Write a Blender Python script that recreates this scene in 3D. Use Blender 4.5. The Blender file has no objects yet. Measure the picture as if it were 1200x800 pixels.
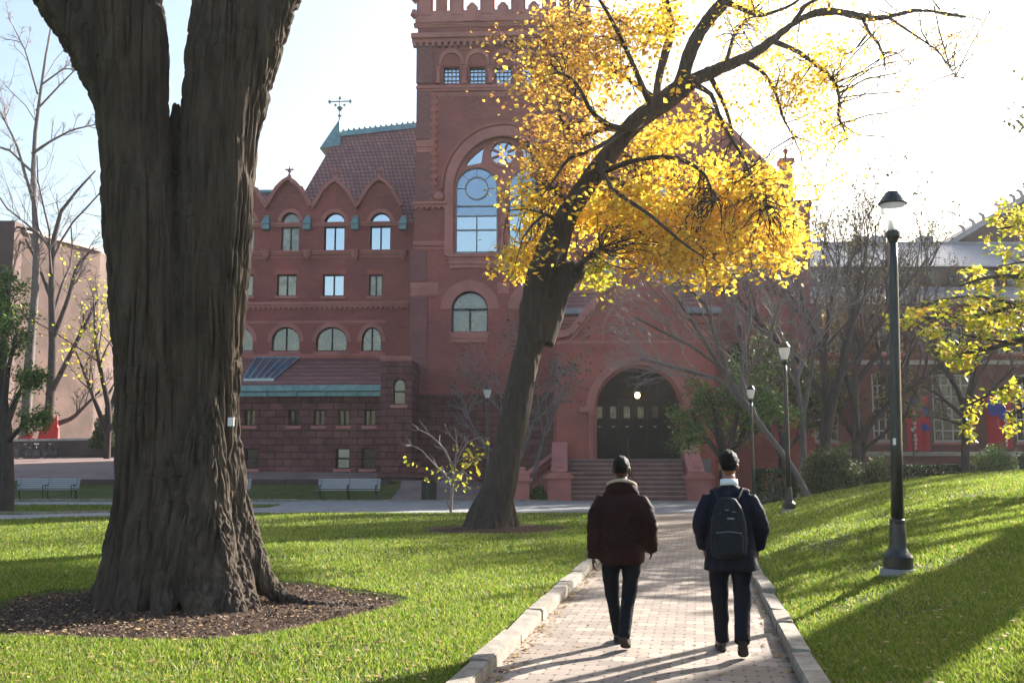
import bpy, bmesh, math, random
import numpy as np
from mathutils import Vector
R = math.radians
rng = np.random.default_rng(7)
random.seed(7)
scene = bpy.context.scene
COL = scene.collection

# ------------------------------------------------------------------ camera maths
EYE = 1.70
FPX = 1200.0
PITCH = math.atan(140 / 1200)
_F = np.array([0, math.cos(PITCH), math.sin(PITCH)])
_U = np.array([0, -math.sin(PITCH), math.cos(PITCH)])
def ray(px, py):
    return _F + np.array([(px - 600) / FPX, 0, 0]) + _U * ((400 - py) / FPX)
def P(px, py, Y):
    d = ray(px, py); t = Y / d[1]
    return np.array([t * d[0], Y, EYE + t * d[2]])

class Frame:
    """a plan frame of a building; measures points of its planes"""
    def __init__(s, ox, oy, th):
        s.o = np.array([ox, oy]); s.th = th
        s.n = np.array([-math.sin(th), math.cos(th)]); s.x = np.array([math.cos(th), math.sin(th)])
    def L(s, px, py, d):
        r = ray(px, py)
        t = (d + s.n @ s.o) / (s.n @ r[:2])
        p = r[:2] * t - s.o
        return (float(s.x @ p), float(EYE + t * r[2]))

# ------------------------------------------------------------------ materials
MATS = {}
def mat(name, col, rough=.8, col2=None, nscale=4.0, ndetail=6, bump=0.0, bscale=20, spec=.3, metal=0.0,
        stretch=(1, 1, 1), transl=0.0, trcol=None, island=None, brick=None, alpha=None, contrast=(.35, .65), emit=None, bdist=.02):
    if name in MATS: return MATS[name]
    m = bpy.data.materials.new(name); m.use_nodes = True
    nt = m.node_tree; N = nt.nodes; K = nt.links
    b = N['Principled BSDF']; out = N['Material Output']
    b.inputs['Roughness'].default_value = rough
    b.inputs['Specular IOR Level'].default_value = spec
    b.inputs['Metallic'].default_value = metal
    tc = N.new('ShaderNodeTexCoord'); mp = N.new('ShaderNodeMapping')
    mp.inputs['Scale'].default_value = stretch
    K.new(tc.outputs['Object'], mp.inputs['Vector'])
    vec = mp.outputs['Vector']
    c = (*col, 1); csock = None
    if col2 is not None:
        n = N.new('ShaderNodeTexNoise'); n.inputs['Scale'].default_value = nscale; n.inputs['Detail'].default_value = ndetail
        n.inputs['Roughness'].default_value = .65
        K.new(vec, n.inputs['Vector'])
        mr = N.new('ShaderNodeMapRange'); mr.inputs[1].default_value = contrast[0]; mr.inputs[2].default_value = contrast[1]
        K.new(n.outputs['Fac'], mr.inputs[0])
        mx = N.new('ShaderNodeMix'); mx.data_type = 'RGBA'
        mx.inputs[6].default_value = c; mx.inputs[7].default_value = (*col2, 1)
        K.new(mr.outputs[0], mx.inputs[0]); csock = mx.outputs[2]
    if island is not None:
        g = N.new('ShaderNodeNewGeometry'); cr = N.new('ShaderNodeValToRGB')
        els = cr.color_ramp.elements
        while len(els) < len(island): els.new(.5)
        for i, (p_, c_) in enumerate(island):
            els[i].position = p_; els[i].color = (*c_, 1)
        K.new(g.outputs['Random Per Island'], cr.inputs[0]); csock = cr.outputs[0]
    hsock = None
    if brick is not None:       # (width, row, mortar, mortar colour, tint)
        w_, h_, mo, mc, tint = brick
        sx = N.new('ShaderNodeSeparateXYZ'); K.new(tc.outputs['Object'], sx.inputs[0])
        ad = N.new('ShaderNodeMath'); ad.operation = 'ADD'; K.new(sx.outputs[0], ad.inputs[0]); K.new(sx.outputs[1], ad.inputs[1])
        cb = N.new('ShaderNodeCombineXYZ'); K.new(ad.outputs[0], cb.inputs[0]); K.new(sx.outputs[2], cb.inputs[1])
        bt = N.new('ShaderNodeTexBrick'); bt.inputs['Scale'].default_value = 1
        bt.inputs['Brick Width'].default_value = w_; bt.inputs['Row Height'].default_value = h_
        bt.inputs['Mortar Size'].default_value = mo; bt.inputs['Mortar Smooth'].default_value = .3
        bt.inputs['Color1'].default_value = (1 - tint, 1 - tint, 1 - tint, 1); bt.inputs['Color2'].default_value = (1 + tint,) * 3 + (1,)
        bt.inputs['Mortar'].default_value = (mc, mc, mc, 1)
        K.new(cb.outputs[0], bt.inputs['Vector'])
        mu = N.new('ShaderNodeMix'); mu.data_type = 'RGBA'; mu.blend_type = 'MULTIPLY'; mu.inputs[0].default_value = 1
        if csock is None: mu.inputs[6].default_value = c
        else: K.new(csock, mu.inputs[6])
        K.new(bt.outputs['Color'], mu.inputs[7]); csock = mu.outputs[2]; hsock = bt.outputs['Fac']
    if csock is None: b.inputs['Base Color'].default_value = c
    else: K.new(csock, b.inputs['Base Color'])
    if bump > 0:
        n2 = N.new('ShaderNodeTexNoise'); n2.inputs['Scale'].default_value = bscale; n2.inputs['Detail'].default_value = 8
        n2.inputs['Roughness'].default_value = .7
        K.new(vec, n2.inputs['Vector'])
        bp = N.new('ShaderNodeBump'); bp.inputs['Strength'].default_value = bump; bp.inputs['Distance'].default_value = bdist
        h = n2.outputs['Fac']
        if hsock is not None:
            su = N.new('ShaderNodeMath'); su.operation = 'SUBTRACT'; K.new(h, su.inputs[0]); K.new(hsock, su.inputs[1]); h = su.outputs[0]
        K.new(h, bp.inputs['Height']); K.new(bp.outputs[0], b.inputs['Normal'])
    last = b.outputs[0]
    if transl > 0:
        t = N.new('ShaderNodeBsdfTranslucent')
        if trcol is not None: t.inputs[0].default_value = (*trcol, 1)
        elif csock is not None: K.new(csock, t.inputs[0])
        else: t.inputs[0].default_value = c
        ms = N.new('ShaderNodeMixShader'); ms.inputs[0].default_value = transl
        K.new(last, ms.inputs[1]); K.new(t.outputs[0], ms.inputs[2]); last = ms.outputs[0]
    if alpha is not None:
        t = N.new('ShaderNodeBsdfTransparent'); ms = N.new('ShaderNodeMixShader'); ms.inputs[0].default_value = alpha
        K.new(t.outputs[0], ms.inputs[1]); K.new(last, ms.inputs[2]); last = ms.outputs[0]
    if emit is not None:
        b.inputs['Emission Color'].default_value = (*emit[0], 1); b.inputs['Emission Strength'].default_value = emit[1]
    K.new(last, out.inputs['Surface'])
    MATS[name] = m
    return m

def M_(n): return MATS[n]

# ------------------------------------------------------------------ object helpers
def tag(o, label=None, cat=None, group=None, kind=None):
    if label: o['label'] = label
    if cat: o['category'] = cat
    if group: o['group'] = group
    if kind: o['kind'] = kind
    return o
def thing(name, label, cat, loc=(0, 0, 0), rz=0, group=None):
    o = bpy.data.objects.new(name, None); COL.objects.link(o); o.empty_display_size = .3
    o.location = [float(v) for v in loc]; o.rotation_euler = (0, 0, rz)
    return tag(o, label, cat, group)
def dup(root, loc, rz=0, label=None, scale=1.0):
    def cp(o, par):
        c = o.copy(); COL.objects.link(c); c.parent = par
        for ch in list(o.children): cp(ch, c)
        return c
    r = cp(root, None); r.location = [float(v) for v in loc]; r.rotation_euler = (0, 0, rz); r.scale = (scale,) * 3
    if label: r['label'] = label
    return r

def npmesh(name, V, faces_flat, nper, material, parent=None, smooth=False):
    """V (n,3); faces_flat int array, nper = verts per face (int)"""
    me = bpy.data.meshes.new(name)
    V = np.asarray(V, dtype=np.float32); Fa = np.asarray(faces_flat, dtype=np.int32).ravel()
    nf = len(Fa) // nper
    me.vertices.add(len(V)); me.vertices.foreach_set('co', V.ravel())
    me.loops.add(len(Fa)); me.loops.foreach_set('vertex_index', Fa)
    me.polygons.add(nf); me.polygons.foreach_set('loop_start', np.arange(nf, dtype=np.int32) * nper)
    me.polygons.foreach_set('loop_total', np.full(nf, nper, dtype=np.int32))
    if smooth: me.polygons.foreach_set('use_smooth', np.ones(nf, dtype=bool))
    me.update(calc_edges=True)
    if material: me.materials.append(material)
    o = bpy.data.objects.new(name, me); COL.objects.link(o)
    if parent: o.parent = parent
    return o

class MB:
    def __init__(s): s.v = []; s.f = []
    def add(s, vs, fs):
        b = len(s.v); s.v += [tuple(float(c) for c in p) for p in vs]; s.f += [tuple(i + b for i in f) for f in fs]; return s
    def box(s, x0, x1, y0, y1, z0, z1):
        v = [(x0, y0, z0), (x1, y0, z0), (x1, y1, z0), (x0, y1, z0), (x0, y0, z1), (x1, y0, z1), (x1, y1, z1), (x0, y1, z1)]
        return s.add(v, [(0, 3, 2, 1), (4, 5, 6, 7), (0, 1, 5, 4), (1, 2, 6, 5), (2, 3, 7, 6), (3, 0, 4, 7)])
    def obox(s, c, ax, ay, az):
        c, ax, ay, az = map(np.array, (c, ax, ay, az)); v = []
        for k in (-1, 1):
            for i, j in ((-1, -1), (1, -1), (1, 1), (-1, 1)): v.append(c + i * ax + j * ay + k * az)
        return s.add(v, [(0, 3, 2, 1), (4, 5, 6, 7), (0, 1, 5, 4), (1, 2, 6, 5), (2, 3, 7, 6), (3, 0, 4, 7)])
    def beam(s, a, b, w, h):
        a, b = np.array(a, float), np.array(b, float); d = b - a; L = np.linalg.norm(d); d /= L
        up = np.array([0, 0, 1.0]) if abs(d[2]) < .95 else np.array([0, 1.0, 0])
        x = np.cross(d, up); x /= np.linalg.norm(x); u = np.cross(x, d)
        return s.obox((a + b) / 2, d * L / 2, x * w / 2, u * h / 2)
    def prism(s, poly, y0, y1):      # poly in (x,z)
        n = len(poly)
        s.add([(p[0], y0, p[1]) for p in poly] + [(p[0], y1, p[1]) for p in poly],
              [tuple(range(n)), tuple(range(2 * n - 1, n - 1, -1))] + [(i, i + n, (i + 1) % n + n, (i + 1) % n) for i in range(n)])
        return s
    def ring(s, inner, outer, y0, y1, closed=False):   # band between two (x,z) polylines, extruded
        n = len(inner); m = n if closed else n - 1
        vs = []
        for p, q in zip(inner, outer): vs += [(p[0], y0, p[1]), (q[0], y0, q[1]), (q[0], y1, q[1]), (p[0], y1, p[1])]
        fs = []
        for i in range(m):
            a = 4 * i; b = 4 * ((i + 1) % n)
            fs += [(a, a + 1, b + 1, b), (a + 1, a + 2, b + 2, b + 1), (a + 2, a + 3, b + 3, b + 2), (a + 3, a, b, b + 3)]
        if not closed: fs += [(0, 3, 2, 1), (4 * n - 4, 4 * n - 3, 4 * n - 2, 4 * n - 1)]
        return s.add(vs, fs)
    def lathe(s, prof, c=(0, 0, 0), n=16):
        vs = []; k = len(prof)
        for r, z in prof:
            for i in range(n):
                a = 2 * math.pi * i / n; vs.append((c[0] + r * math.cos(a), c[1] + r * math.sin(a), c[2] + z))
        fs = [(j * n + i, j * n + (i + 1) % n, (j + 1) * n + (i + 1) % n, (j + 1) * n + i) for j in range(k - 1) for i in range(n)]
        fs += [tuple(range(n - 1, -1, -1)), tuple((k - 1) * n + i for i in range(n))]
        return s.add(vs, fs)
    def tube(s, pts, rad, n=8, sq=None):
        pts = np.array(pts, float); k = len(pts)
        rad = np.broadcast_to(np.array(rad, float), (k,))
        T = np.gradient(pts, axis=0); T /= np.linalg.norm(T, axis=1)[:, None]
        x = np.cross(T[0], [0.1, 0.2, 1.0] if abs(T[0][2]) < .9 else [1.0, 0, 0]); x /= np.linalg.norm(x)
        vs = []
        for i in range(k):
            x = x - T[i] * (x @ T[i]); x /= np.linalg.norm(x); y = np.cross(T[i], x)
            for j in range(n):
                a = 2 * math.pi * j / n; vs.append(pts[i] + rad[i] * (math.cos(a) * x + math.sin(a) * y))
        fs = [(j * n + i, j * n + (i + 1) % n, (j + 1) * n + (i + 1) % n, (j + 1) * n + i) for j in range(k - 1) for i in range(n)]
        fs += [tuple(range(n - 1, -1, -1)), tuple((k - 1) * n + i for i in range(n))]
        return s.add(vs, fs)
    def sections(s, secs, n=20, pw=2.0):   # secs: (cx,cy,cz,rx,ry[,tilt_x])  horizontal super-elliptic rings
        vs = []
        for q in secs:
            cx, cy, cz, rx, ry = q[:5]; tl = q[5] if len(q) > 5 else 0
            for j in range(n):
                a = 2 * math.pi * j / n; ca, sa = math.cos(a), math.sin(a)
                ex = math.copysign(abs(ca) ** (2 / pw), ca) * rx; ey = math.copysign(abs(sa) ** (2 / pw), sa) * ry
                vs.append((cx + ex, cy + ey, cz + tl * ey))
        k = len(secs)
        fs = [(j * n + i, j * n + (i + 1) % n, (j + 1) * n + (i + 1) % n, (j + 1) * n + i) for j in range(k - 1) for i in range(n)]
        fs += [tuple(range(n - 1, -1, -1)), tuple((k - 1) * n + i for i in range(n))]
        return s.add(vs, fs)
    def mesh(s, name):
        me = bpy.data.meshes.new(name); me.from_pydata(s.v, [], s.f); return me
    def build(s, name, m, parent=None, smooth=False, bevel=0, label=None):
        me = s.mesh(name)
        bm = bmesh.new(); bm.from_mesh(me); bmesh.ops.recalc_face_normals(bm, faces=bm.faces)
        if bevel: bmesh.ops.bevel(bm, geom=list(bm.edges), offset=bevel, segments=2, affect='EDGES', clamp_overlap=True)
        bm.to_mesh(me); bm.free()
        if smooth: me.polygons.foreach_set('use_smooth', [True] * len(me.polygons))
        me.materials.append(m)
        o = bpy.data.objects.new(name, me); COL.objects.link(o)
        if parent: o.parent = parent
        if label: o['label'] = label
        return o

def evaluated(o, name):
    dg = bpy.context.evaluated_depsgraph_get(); dg.update()
    me = bpy.data.meshes.new_from_object(o.evaluated_get(dg)); me.name = name
    return me
def fuse(mb, name, m, parent, voxel, smooth=6, disp=None, subd=0):
    """one continuous skin over overlapping closed shapes"""
    me0 = mb.mesh(name)
    bm = bmesh.new(); bm.from_mesh(me0); bmesh.ops.recalc_face_normals(bm, faces=bm.faces); bm.to_mesh(me0); bm.free()
    o = bpy.data.objects.new('tmp', me0); COL.objects.link(o)
    r = o.modifiers.new('r', 'REMESH'); r.mode = 'VOXEL'; r.voxel_size = voxel
    if smooth:
        sm = o.modifiers.new('s', 'SMOOTH'); sm.iterations = smooth; sm.factor = .5
    if subd:
        sd = o.modifiers.new('d', 'SUBSURF'); sd.levels = subd; sd.render_levels = subd
    me = evaluated(o, name)
    bpy.data.objects.remove(o); bpy.data.meshes.remove(me0)
    if disp is not None:
        n = len(me.vertices); co = np.empty(n * 3, np.float32); me.vertices.foreach_get('co', co); co = co.reshape(-1, 3)
        no = np.empty(n * 3, np.float32); me.vertices.foreach_get('normal', no); no = no.reshape(-1, 3)
        co = co + no * disp(co, no)[:, None]
        me.vertices.foreach_set('co', co.ravel().astype(np.float32)); me.update()
    me.polygons.foreach_set('use_smooth', [True] * len(me.polygons))
    me.materials.clear(); me.materials.append(m)
    o = bpy.data.objects.new(name, me); COL.objects.link(o)
    if parent: o.parent = parent
    return o

# ------------------------------------------------------------------ noise in numpy
_tab = np.random.default_rng(3).random(4096).astype(np.float32)
def _h(i, j, k): return _tab[((i * 73856093) ^ (j * 19349663) ^ (k * 83492791)) & 4095]
def vnoise(p):
    p = np.asarray(p, np.float64); i = np.floor(p).astype(np.int64); f = p - i; f = f * f * (3 - 2 * f)
    x, y, z = i[:, 0], i[:, 1], i[:, 2]; r = 0
    for a in (0, 1):
        wa = f[:, 0] if a else 1 - f[:, 0]
        for b in (0, 1):
            wb = f[:, 1] if b else 1 - f[:, 1]
            for c in (0, 1):
                wc = f[:, 2] if c else 1 - f[:, 2]
                r = r + wa * wb * wc * _h(x + a, y + b, z + c)
    return r
def fbm(p, o=4):
    r = 0; a = .5; p = np.asarray(p, float)
    for k in range(o): r = r + a * vnoise(p); p = p * 2.03 + 11.7; a *= .5
    return r

# ------------------------------------------------------------------ batched tubes, branches and leaves
def batch_tubes(Ps, Rs, n):
    N, K, _ = Ps.shape
    T = np.gradient(Ps, axis=1); T /= np.linalg.norm(T, axis=2, keepdims=True) + 1e-9
    ref = np.where(np.abs(T[:, :1, 2:3]) < .9, np.array([0, 0, 1.0]), np.array([1.0, 0, 0]))
    X = np.cross(T, np.broadcast_to(ref, T.shape)); X /= np.linalg.norm(X, axis=2, keepdims=True) + 1e-9
    Y = np.cross(T, X)
    a = np.arange(n) * 2 * np.pi / n
    V = Ps[:, :, None] + Rs[:, :, None, None] * (np.cos(a)[None, None, :, None] * X[:, :, None] + np.sin(a)[None, None, :, None] * Y[:, :, None])
    base = np.arange(N)[:, None, None] * (K * n); j = np.arange(K - 1)[None, :, None] * n; i = np.arange(n)[None, None, :]
    i2 = (i + 1) % n
    F = np.stack([base + j + i, base + j + i2, base + j + n + i2, base + j + n + i], -1)
    return V.reshape(-1, 3), F.reshape(-1, 4)
class Quads:
    def __init__(s): s.V = []; s.F = []; s.n = 0
    def add(s, V, F): s.V.append(V); s.F.append(F + s.n); s.n += len(V)
    def tubes(s, Ps, Rs, n): s.add(*batch_tubes(Ps, Rs, n))
    def obj(s, name, m, parent, smooth=True): return npmesh(name, np.concatenate(s.V), np.concatenate(s.F), 4, m, parent, smooth)
def resample(pts, rad, K):
    pts = np.array(pts, float); rad = np.array(rad, float)
    d = np.r_[0, np.cumsum(np.linalg.norm(np.diff(pts, axis=0), axis=1))]; t = np.linspace(0, d[-1], K)
    # Catmull-like smoothing through dense linear + blur
    tt = np.linspace(0, d[-1], K * 4)
    q = np.stack([np.interp(tt, d, pts[:, k]) for k in range(3)], 1)
    for _ in range(max(2, K // 2)): q[1:-1] = .25 * q[:-2] + .5 * q[1:-1] + .25 * q[2:]
    q = np.stack([np.interp(t, tt, q[:, k]) for k in range(3)], 1)
    return q, np.interp(t, d, rad)
def unit(v): return v / (np.linalg.norm(v, axis=-1, keepdims=True) + 1e-9)
def grow(Ps, Rs, m, lr, ang, K=5, rr=.5, up=.1, wob=.12, tmin=.25, tip=.35, lmin=.0, absr=None):
    N, K0, _ = Ps.shape
    L = np.linalg.norm(np.diff(Ps, axis=1), axis=2).sum(1)
    idx = np.repeat(np.arange(N), m); t = rng.uniform(tmin, 1, N * m) * (K0 - 1); t = np.minimum(t, K0 - 1.001)
    i0 = t.astype(int); f = (t - i0)[:, None]
    S = Ps[idx, i0] * (1 - f) + Ps[idx, i0 + 1] * f
    T = unit(Ps[idx, i0 + 1] - Ps[idx, i0])
    r0 = (Rs[idx, i0] * (1 - f[:, 0]) + Rs[idx, i0 + 1] * f[:, 0])
    rv = unit(rng.normal(size=(N * m, 3))); side = unit(rv - T * (rv * T).sum(1, keepdims=True))
    a = np.radians(rng.uniform(*ang, N * m))[:, None]
    D = unit(T * np.cos(a) + side * np.sin(a) + np.array([0, 0, up]))
    ln = (L[idx] * rng.uniform(*lr, N * m) * (1.15 - .5 * t / (K0 - 1)))[:, None]
    ln = np.maximum(ln, lmin)
    pts = [S]; cur = S
    for k in range(K - 1):
        D = unit(D + rng.normal(size=D.shape) * wob + np.array([0, 0, up * .35])); cur = cur + D * ln / (K - 1); pts.append(cur)
    Q = np.stack(pts, 1)
    ra = r0 * rr if absr is None else np.minimum(r0, absr)
    RR = ra[:, None] * np.linspace(1, tip, K)[None]
    return Q, RR
def leaf_quads(C, size, flat=0.0, droop=.0, asp=.75):
    N = len(C); nrm = rng.normal(size=(N, 3)); nrm[:, 2] = nrm[:, 2] * (1 - flat) + flat * np.sign(nrm[:, 2]) * 2.0; nrm = unit(nrm)
    d = rng.normal(size=(N, 3)); d[:, 2] -= droop; d = unit(d - nrm * (d * nrm).sum(1, keepdims=True)); s = np.cross(nrm, d)
    sz = (size * rng.uniform(.6, 1.25, N))[:, None] if np.isscalar(size) else (size * rng.uniform(.6, 1.25, N))[:, None]
    V = np.stack([C - d * sz * .5, C + s * sz * asp * .5 + nrm * sz * .12, C + d * sz * .5, C - s * sz * asp * .5 + nrm * sz * .12], 1)
    return V.reshape(-1, 3), np.arange(4 * N).reshape(-1, 4)
def ends(Ps, k, spread, tmin=.3):
    N, K0, _ = Ps.shape; idx = np.repeat(np.arange(N), k); t = rng.uniform(tmin, 1, N * k) * (K0 - 1.001); i0 = t.astype(int); f = (t - i0)[:, None]
    return Ps[idx, i0] * (1 - f) + Ps[idx, i0 + 1] * f + rng.normal(size=(N * k, 3)) * spread
# ------------------------------------------------------------------ camera, sky, sun
cam = bpy.data.cameras.new('camera'); cam.lens = 36; cam.sensor_width = 36; cam.clip_start = .1; cam.clip_end = 3000
co_ = bpy.data.objects.new('camera', cam); COL.objects.link(co_); co_.location = (0, 0, EYE); co_.rotation_euler = (R(90) + PITCH, 0, 0)
scene.camera = co_
SUN_AZ, SUN_EL = R(45), R(24.5)     # azimuth to the right of the view direction
w = bpy.data.worlds.new('World'); scene.world = w; w.use_nodes = True
nt = w.node_tree; bg = nt.nodes['Background']; sk = nt.nodes.new('ShaderNodeTexSky'); sk.sky_type = 'NISHITA'; sk.sun_disc = False
sk.sun_elevation = SUN_EL; sk.sun_rotation = SUN_AZ; sk.air_density = 1.3; sk.dust_density = 3.0; sk.ozone_density = 1.2
nt.links.new(sk.outputs[0], bg.inputs[0]); bg.inputs[1].default_value = .074
sl = bpy.data.lights.new('sun', 'SUN'); sl.energy = 5.0; sl.angle = R(.53); sl.color = (1, .94, .84)
so = bpy.data.objects.new('sun', sl); COL.objects.link(so)
sdir = Vector((math.sin(SUN_AZ) * math.cos(SUN_EL), math.cos(SUN_AZ) * math.cos(SUN_EL), math.sin(SUN_EL)))
so.rotation_euler = sdir.to_track_quat('Z', 'Y').to_euler(); so.location = (30, 40, 40)
scene.view_settings.view_transform = 'Standard'; scene.view_settings.look = 'None'; scene.view_settings.exposure = 2.0; scene.view_settings.gamma = 1
cy = scene.cycles
cy.use_denoising = True
try: cy.denoiser = 'OPENIMAGEDENOISE'
except Exception: pass
cy.max_bounces = 6; cy.diffuse_bounces = 3; cy.glossy_bounces = 3; cy.transmission_bounces = 4; cy.transparent_max_bounces = 12
cy.caustics_reflective = False; cy.caustics_refractive = False; cy.sample_clamp_indirect = 4

# ------------------------------------------------------------------ materials
mat('lawn', (.045, .085, .014), .9, (.12, .11, .04), 1.6, bump=.9, bscale=45, spec=.1, bdist=.05)
mat('grass_blade', (.08, .17, .02), .5, spec=.4, transl=.65, island=[(0, (.062, .125, .014)), (.45, (.145, .225, .022)), (.8, (.24, .28, .035)), (.95, (.30, .27, .08)), (1, (.38, .32, .16))])
mat('mulch', (.055, .034, .025), .95, (.10, .065, .048), 22, bump=1.0, bscale=38, spec=.1, bdist=.05)
mat('concrete', (.20, .20, .205), .85, (.28, .28, .28), 1.2, bump=.25, bscale=60)
mat('kerb_stone', (.33, .29, .245), .9, (.17, .145, .12), 5, bump=.5, bscale=50)
mat('plaza_brick', (.17, .115, .105), .85, (.24, .17, .155), .9, bump=.2, bscale=30)
mat('white_stone', (.50, .46, .42), .8, (.36, .33, .30), 3, bump=.2)
mat('brick', (.37, .108, .094), .85, (.19, .062, .064), .38, contrast=(.40, .78), bump=.45, bscale=30, brick=(.24, .08, .012, .88, .14), bdist=.01)
mat('brick_plain', (.42, .125, .10), .8, (.24, .072, .066), .6, contrast=(.42, .8), bump=.3, bscale=14)
mat('brick_dull', (.26, .10, .10), .85, (.20, .08, .082), .8, bump=.3, bscale=30, brick=(.24, .08, .012, .9, .12), bdist=.01)
mat('sandstone', (.47, .18, .16), .8, (.28, .10, .094), .7, contrast=(.42, .8), bump=.35, bscale=12)
mat('brownstone', (.19, .076, .068), .9, (.115, .048, .046), 1.8, bump=.8, bscale=5, brick=(.85, .36, .03, .5, .22), bdist=.06)
mat('roof_tile', (.38, .17, .155), .6, (.26, .11, .105), 1.2, bump=.5, bscale=8, brick=(.26, .30, .05, .4, .18), bdist=.03)
mat('slate', (.34, .35, .38), .38, (.25, .26, .29), 1.5, bump=.2, bscale=8, spec=.9, brick=(.4, .3, .02, .7, .12))
mat('copper', (.20, .36, .38), .4, (.11, .24, .26), 2.5, bump=.2, spec=.5)
mat('lead', (.30, .33, .38), .4, (.2, .22, .26), 2.5, spec=.6)
mat('far_brick', (.19, .075, .06), .88, (.13, .055, .048), .5, bump=.3, bscale=14, brick=(.24, .08, .012, .9, .12))
mat('pink_brick', (.135, .088, .075), .88, (.07, .046, .04), .35, bump=.3, bscale=14, brick=(.24, .08, .012, .95, .1))
mat('dark_brick', (.10, .065, .06), .88, (.07, .045, .045), .4)
mat('window_frame', (.035, .022, .022), .6)
mat('white_frame', (.40, .39, .37), .6)
mat('dark_paint', (.012, .016, .014), .35, spec=.5)
mat('door_paint', (.008, .010, .010), .6, spec=.15)
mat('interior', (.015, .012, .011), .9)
mat('lamp_black', (.010, .014, .013), .32, (.022, .025, .022), 14, spec=.55)
mat('frosted', (.8, .82, .84), .4, transl=.55, alpha=.55)
mat('frosted_dense', (.82, .83, .84), .4, transl=.6, alpha=.94)
mat('bulb', (.75, .75, .74), .3, transl=.3)
mat('glow', (1, .8, .5), .5, emit=((1, .62, .28), 9))
mat('red_paint', (.52, .012, .012), .5, (.42, .01, .01), 2)
mat('blue_cloth', (.02, .035, .30), .8, (.03, .05, .38), 3)
mat('red_cloth', (.50, .012, .035), .8, (.42, .01, .03), 3)
mat('white_letter', (.78, .76, .74), .7)
mat('steps', (.24, .125, .115), .8, (.16, .08, .076), 2.2, bump=.2)
mat('tread', (.42, .28, .26), .8, (.30, .20, .19), 2.2)  # paler than the steps: light on the nosings is put in this colour
mat('landing', (.30, .27, .28), .7, (.24, .21, .22), 2)
mat('bench_wood', (.40, .40, .42), .6, (.28, .28, .30), 12, stretch=(1, 8, 8))
mat('hedge_leaf', (.022, .05, .016), .6, transl=.25, island=[(0, (.012, .032, .012)), (.6, (.03, .062, .02)), (1, (.06, .09, .03))])

def glass(name, dark, gl, gcol=(1, 1, 1), rough=.04, dark2=None, sc=.8):
    m = bpy.data.materials.new(name); m.use_nodes = True; nt = m.node_tree; N = nt.nodes; K = nt.links
    N.remove(N['Principled BSDF']); out = N['Material Output']
    d = N.new('ShaderNodeBsdfDiffuse'); d.inputs[0].default_value = (*dark, 1)
    tc = N.new('ShaderNodeTexCoord'); n = N.new('ShaderNodeTexNoise'); n.inputs['Scale'].default_value = sc; n.inputs['Detail'].default_value = 5
    K.new(tc.outputs['Object'], n.inputs['Vector'])
    if dark2:
        mr = N.new('ShaderNodeMapRange'); mr.inputs[1].default_value = .42; mr.inputs[2].default_value = .62; K.new(n.outputs['Fac'], mr.inputs[0])
        mx = N.new('ShaderNodeMix'); mx.data_type = 'RGBA'; mx.inputs[6].default_value = (*dark, 1); mx.inputs[7].default_value = (*dark2, 1)
        K.new(mr.outputs[0], mx.inputs[0]); K.new(mx.outputs[2], d.inputs[0])
    g = N.new('ShaderNodeBsdfGlossy'); g.inputs[0].default_value = (*gcol, 1); g.inputs['Roughness'].default_value = rough
    bp = N.new('ShaderNodeBump'); bp.inputs['Strength'].default_value = .05; bp.inputs['Distance'].default_value = .1
    K.new(n.outputs['Fac'], bp.inputs['Height']); K.new(bp.outputs[0], g.inputs['Normal'])
    ms = N.new('ShaderNodeMixShader'); ms.inputs[0].default_value = gl
    K.new(d.outputs[0], ms.inputs[1]); K.new(g.outputs[0], ms.inputs[2]); K.new(ms.outputs[0], out.inputs['Surface']); MATS[name] = m
    return m
glass('glass_sky', (.03, .035, .04), .62, (.68, .80, .93))  # blue gloss tint puts a blue sky reflection into the panes
glass('glass_mid', (.02, .02, .02), .15, (.8, .85, .9), dark2=(.13, .12, .08), sc=1.6)  # yellowish mottling paints tree reflections into the pane colour
glass('glass_pale_reflect', (.34, .29, .19), .12, (.9, .92, .9), dark2=(.10, .09, .06), sc=1.3)  # pale yellow reflection painted into the pane colour, nothing hangs behind
glass('glass_dim', (.014, .014, .016), .08, dark2=(.05, .045, .03), sc=1.2)
glass('glass_stained', (.05, .09, .13), .40, (.55, .72, .95), rough=.15)

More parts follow.
